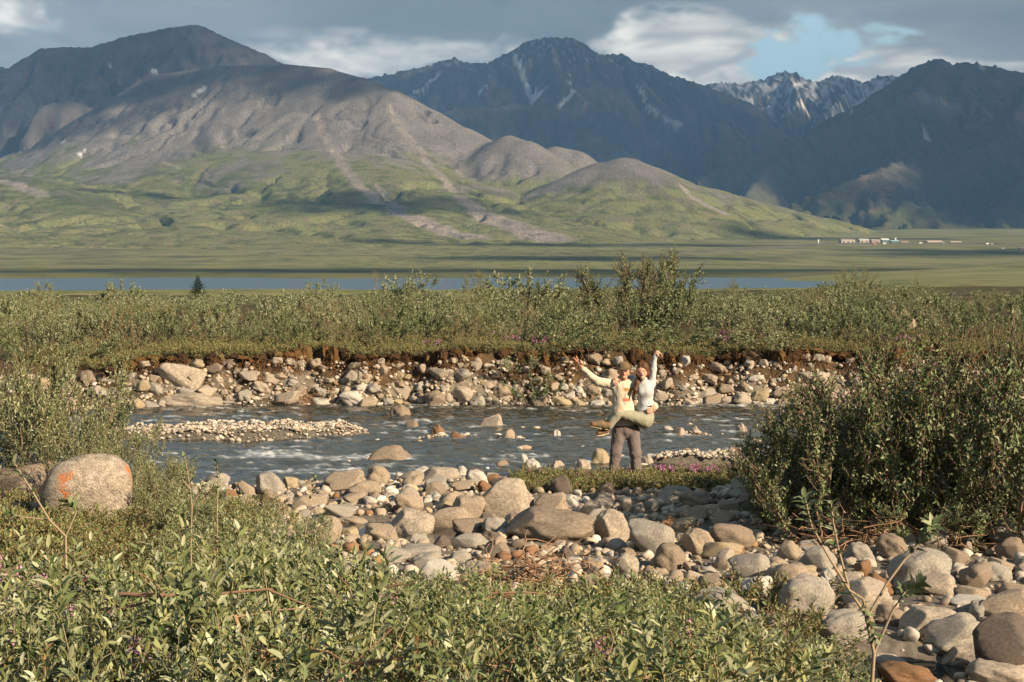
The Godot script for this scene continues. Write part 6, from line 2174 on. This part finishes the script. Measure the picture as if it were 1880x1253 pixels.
func make_camp() -> void:
	var beige := Color(0.34, 0.30, 0.25)
	var tan := Color(0.26, 0.215, 0.165)
	var teal := Color(0.085, 0.14, 0.14)
	var white := Color(0.5, 0.5, 0.48)
	var d := 3690.0
	hut(1542, 1568, 440.5, 447.5, d, 22, beige, tan, 2.5, 3, "long beige hall at the left end of the distant camp")
	hut(1576, 1594, 440.5, 446.5, d, 20, beige, white, 2.5, 2, "beige hall beside the leftmost hall of the camp")
	hut(1569, 1596, 446.8, 451.5, d - 60, 14, Color(0.07, 0.09, 0.09), Color(0.1, 0.12, 0.12), 1.5, 0, "low dark row of sheds in front of the camp's left halls")
	hut(1598, 1615, 441.5, 448, d, 18, tan, beige, 2.5, 1, "brownish shed in the middle of the distant camp")
	hut(1617, 1631, 441, 449, d, 18, teal, white, 4.0, 1, "teal building with white roof in the distant camp")
	hut(1634, 1650, 443, 450, d, 18, teal, Color(0.25, 0.4, 0.4), 2.5, 1, "teal building below the white mast in the camp")
	hut(1652, 1667, 444, 450.5, d, 18, Color(0.3, 0.19, 0.13), tan, 2.0, 1, "reddish-brown shed at the right of the camp's main cluster")
	hut(1668, 1688, 447.5, 451, d, 14, Color(0.11, 0.12, 0.12), Color(0.16, 0.17, 0.17), 1.2, 0, "long low dark shed right of the camp's main cluster")
	hut(1700, 1729, 444.5, 451.5, d, 26, beige, Color(0.42, 0.33, 0.26), 3.5, 3, "large beige hall standing apart, right part of the camp")
	hut(1744, 1764, 444.8, 448.5, d + 60, 20, Color(0.45, 0.38, 0.22), Color(0.5, 0.44, 0.3), 2.0, 1, "yellowish shed behind the longest hall of the camp")
	hut(1737, 1784, 448, 453, d, 24, beige, Color(0.42, 0.36, 0.28), 2.2, 4, "longest low beige hall of the camp")
	hut(1785.5, 1795, 447.8, 453, d, 22, white, white, 1.5, 1, "white hut at the right end of the longest hall")
	hut(1800, 1807, 450.5, 453.2, d, 8, white, white, 1.0, 0, "small white hut right of the camp's longest hall")
	hut(1838, 1844, 455.8, 458.2, d - 500, 8, white, white, 0.8, 0, "lone white hut far right below the camp")
	hut(1871, 1879, 456, 461, d - 700, 10, Color(0.4, 0.24, 0.16), white, 1.5, 1, "small reddish hut at the right picture edge")
	for q: Array in [[1644.5, 439.0, 450.0, "thin white mast above the teal building of the camp"], [1503.0, 442.0, 449.0, "short pale mast left of the distant camp"], [1874.5, 451.0, 459.0, "white mast at the right picture edge"]]:
		var p := at(q[0], q[2], d)
		var g := gnd(p.x, -d)
		var top := at(q[0], q[1], d)
		var o := thing("mast", Vector3(p.x, g, -d))
		part("pole", block(Vector3(1.6, top.y - g, 1.6), Vector3(0, (top.y - g) * 0.5, 0)), mat("mast_white", lin(0.7, 0.7, 0.68), 0.6), o)
		part("head", block(Vector3(4.0, 2.4, 2.4), Vector3(0, top.y - g + 1.21, 0)), mat("mast_white", lin(0.7, 0.7, 0.68), 0.6), o)
		tag(o, q[3], "mast")
	# containers and trucks parked on the pad
	var lot := [[1606, 451.5, Color(0.3, 0.12, 0.08), "small red container in front of the camp's middle sheds"], [1624, 452.0, Color(0.4, 0.4, 0.38), "pale container in front of the teal building with white roof"], [1690, 452.4, Color(0.35, 0.35, 0.33), "pale container between the two clusters of the camp"], [1732, 453.2, Color(0.12, 0.14, 0.16), "dark container left of the camp's longest hall"], [1813, 454.2, Color(0.42, 0.42, 0.4), "pale container right of the camp's longest hall"], [1821, 454.4, Color(0.16, 0.15, 0.14), "dark container farthest right of the camp"]]
	for q: Array in lot:
		var dd := 3560.0
		var p := at(q[0], q[1], dd)
		var g := gnd(p.x, -dd)
		var o := thing("storage_container", Vector3(p.x, g, -dd), 0.3)
		var c: Color = q[2]
		part("box", block(Vector3(9.0, 3.4, 3.4), Vector3(0, 3.2, 0)), mat("container_" + c.to_html(), lin(c.r, c.g, c.b), 0.7), o)
		part("skid", block(Vector3(8.0, 2.6, 3.0), Vector3(0, 0.19, 0)), mat("camp_door", lin(0.08, 0.085, 0.09), 0.7), o)
		tag(o, q[3], "container")

func ico(levels: int) -> Array:
	if tex.has("ico%d" % levels):
		return tex["ico%d" % levels]
	var t := (1.0 + sqrt(5.0)) / 2.0
	var v := PackedVector3Array()
	for p: Vector3 in [Vector3(-1, t, 0), Vector3(1, t, 0), Vector3(-1, -t, 0), Vector3(1, -t, 0), Vector3(0, -1, t), Vector3(0, 1, t), Vector3(0, -1, -t), Vector3(0, 1, -t), Vector3(t, 0, -1), Vector3(t, 0, 1), Vector3(-t, 0, -1), Vector3(-t, 0, 1)]:
		v.append(p.normalized())
	var ix := PackedInt32Array([0, 5, 11, 0, 1, 5, 0, 7, 1, 0, 10, 7, 0, 11, 10, 1, 9, 5, 5, 4, 11, 11, 2, 10, 10, 6, 7, 7, 8, 1, 3, 4, 9, 3, 2, 4, 3, 6, 2, 3, 8, 6, 3, 9, 8, 4, 5, 9, 2, 11, 4, 6, 10, 2, 8, 7, 6, 9, 1, 8])
	for l in levels:
		var mid := {}
		var nx := PackedInt32Array()
		for k in range(0, ix.size(), 3):
			var e := [0, 0, 0]
			for q in 3:
				var a := ix[k + q]
				var b := ix[k + (q + 1) % 3]
				var key := mini(a, b) * 100000 + maxi(a, b)
				if not mid.has(key):
					mid[key] = v.size()
					v.append((v[a] + v[b]).normalized())
				e[q] = mid[key]
			nx.append_array(PackedInt32Array([ix[k], e[0], e[2], e[0], ix[k + 1], e[1], e[2], e[1], ix[k + 2], e[0], e[1], e[2]]))
		ix = nx
	for k in range(0, ix.size(), 3):
		var a := ix[k]
		ix[k] = ix[k + 1]
		ix[k + 1] = a
	tex["ico%d" % levels] = [v, ix]
	return [v, ix]

func lap(what: String) -> void:
	print(what, " ", Time.get_ticks_msec())

func _ready() -> void:
	rng.seed = 11
	NS.seed = 3
	NS.frequency = 1.0
	NS.fractal_type = FastNoiseLite.FRACTAL_NONE
	NF.seed = 5
	NF.frequency = 1.0
	NF.fractal_octaves = 4
	NB.seed = 9
	NB.frequency = 1.0
	NB.fractal_octaves = 3
	make_camera_and_light()
	lap("light")
	make_ground()
	make_lake()
	make_roads()
	lap("ground")
	make_mountains()
	lap("mountains")
	make_unseen_clouds()
	make_stone_shapes()
	make_boulders()
	make_bank()
	make_shore()
	make_river()
	lap("stones")
	make_plants()
	lap("plants")
	make_people()
	lap("people")
	make_camp()
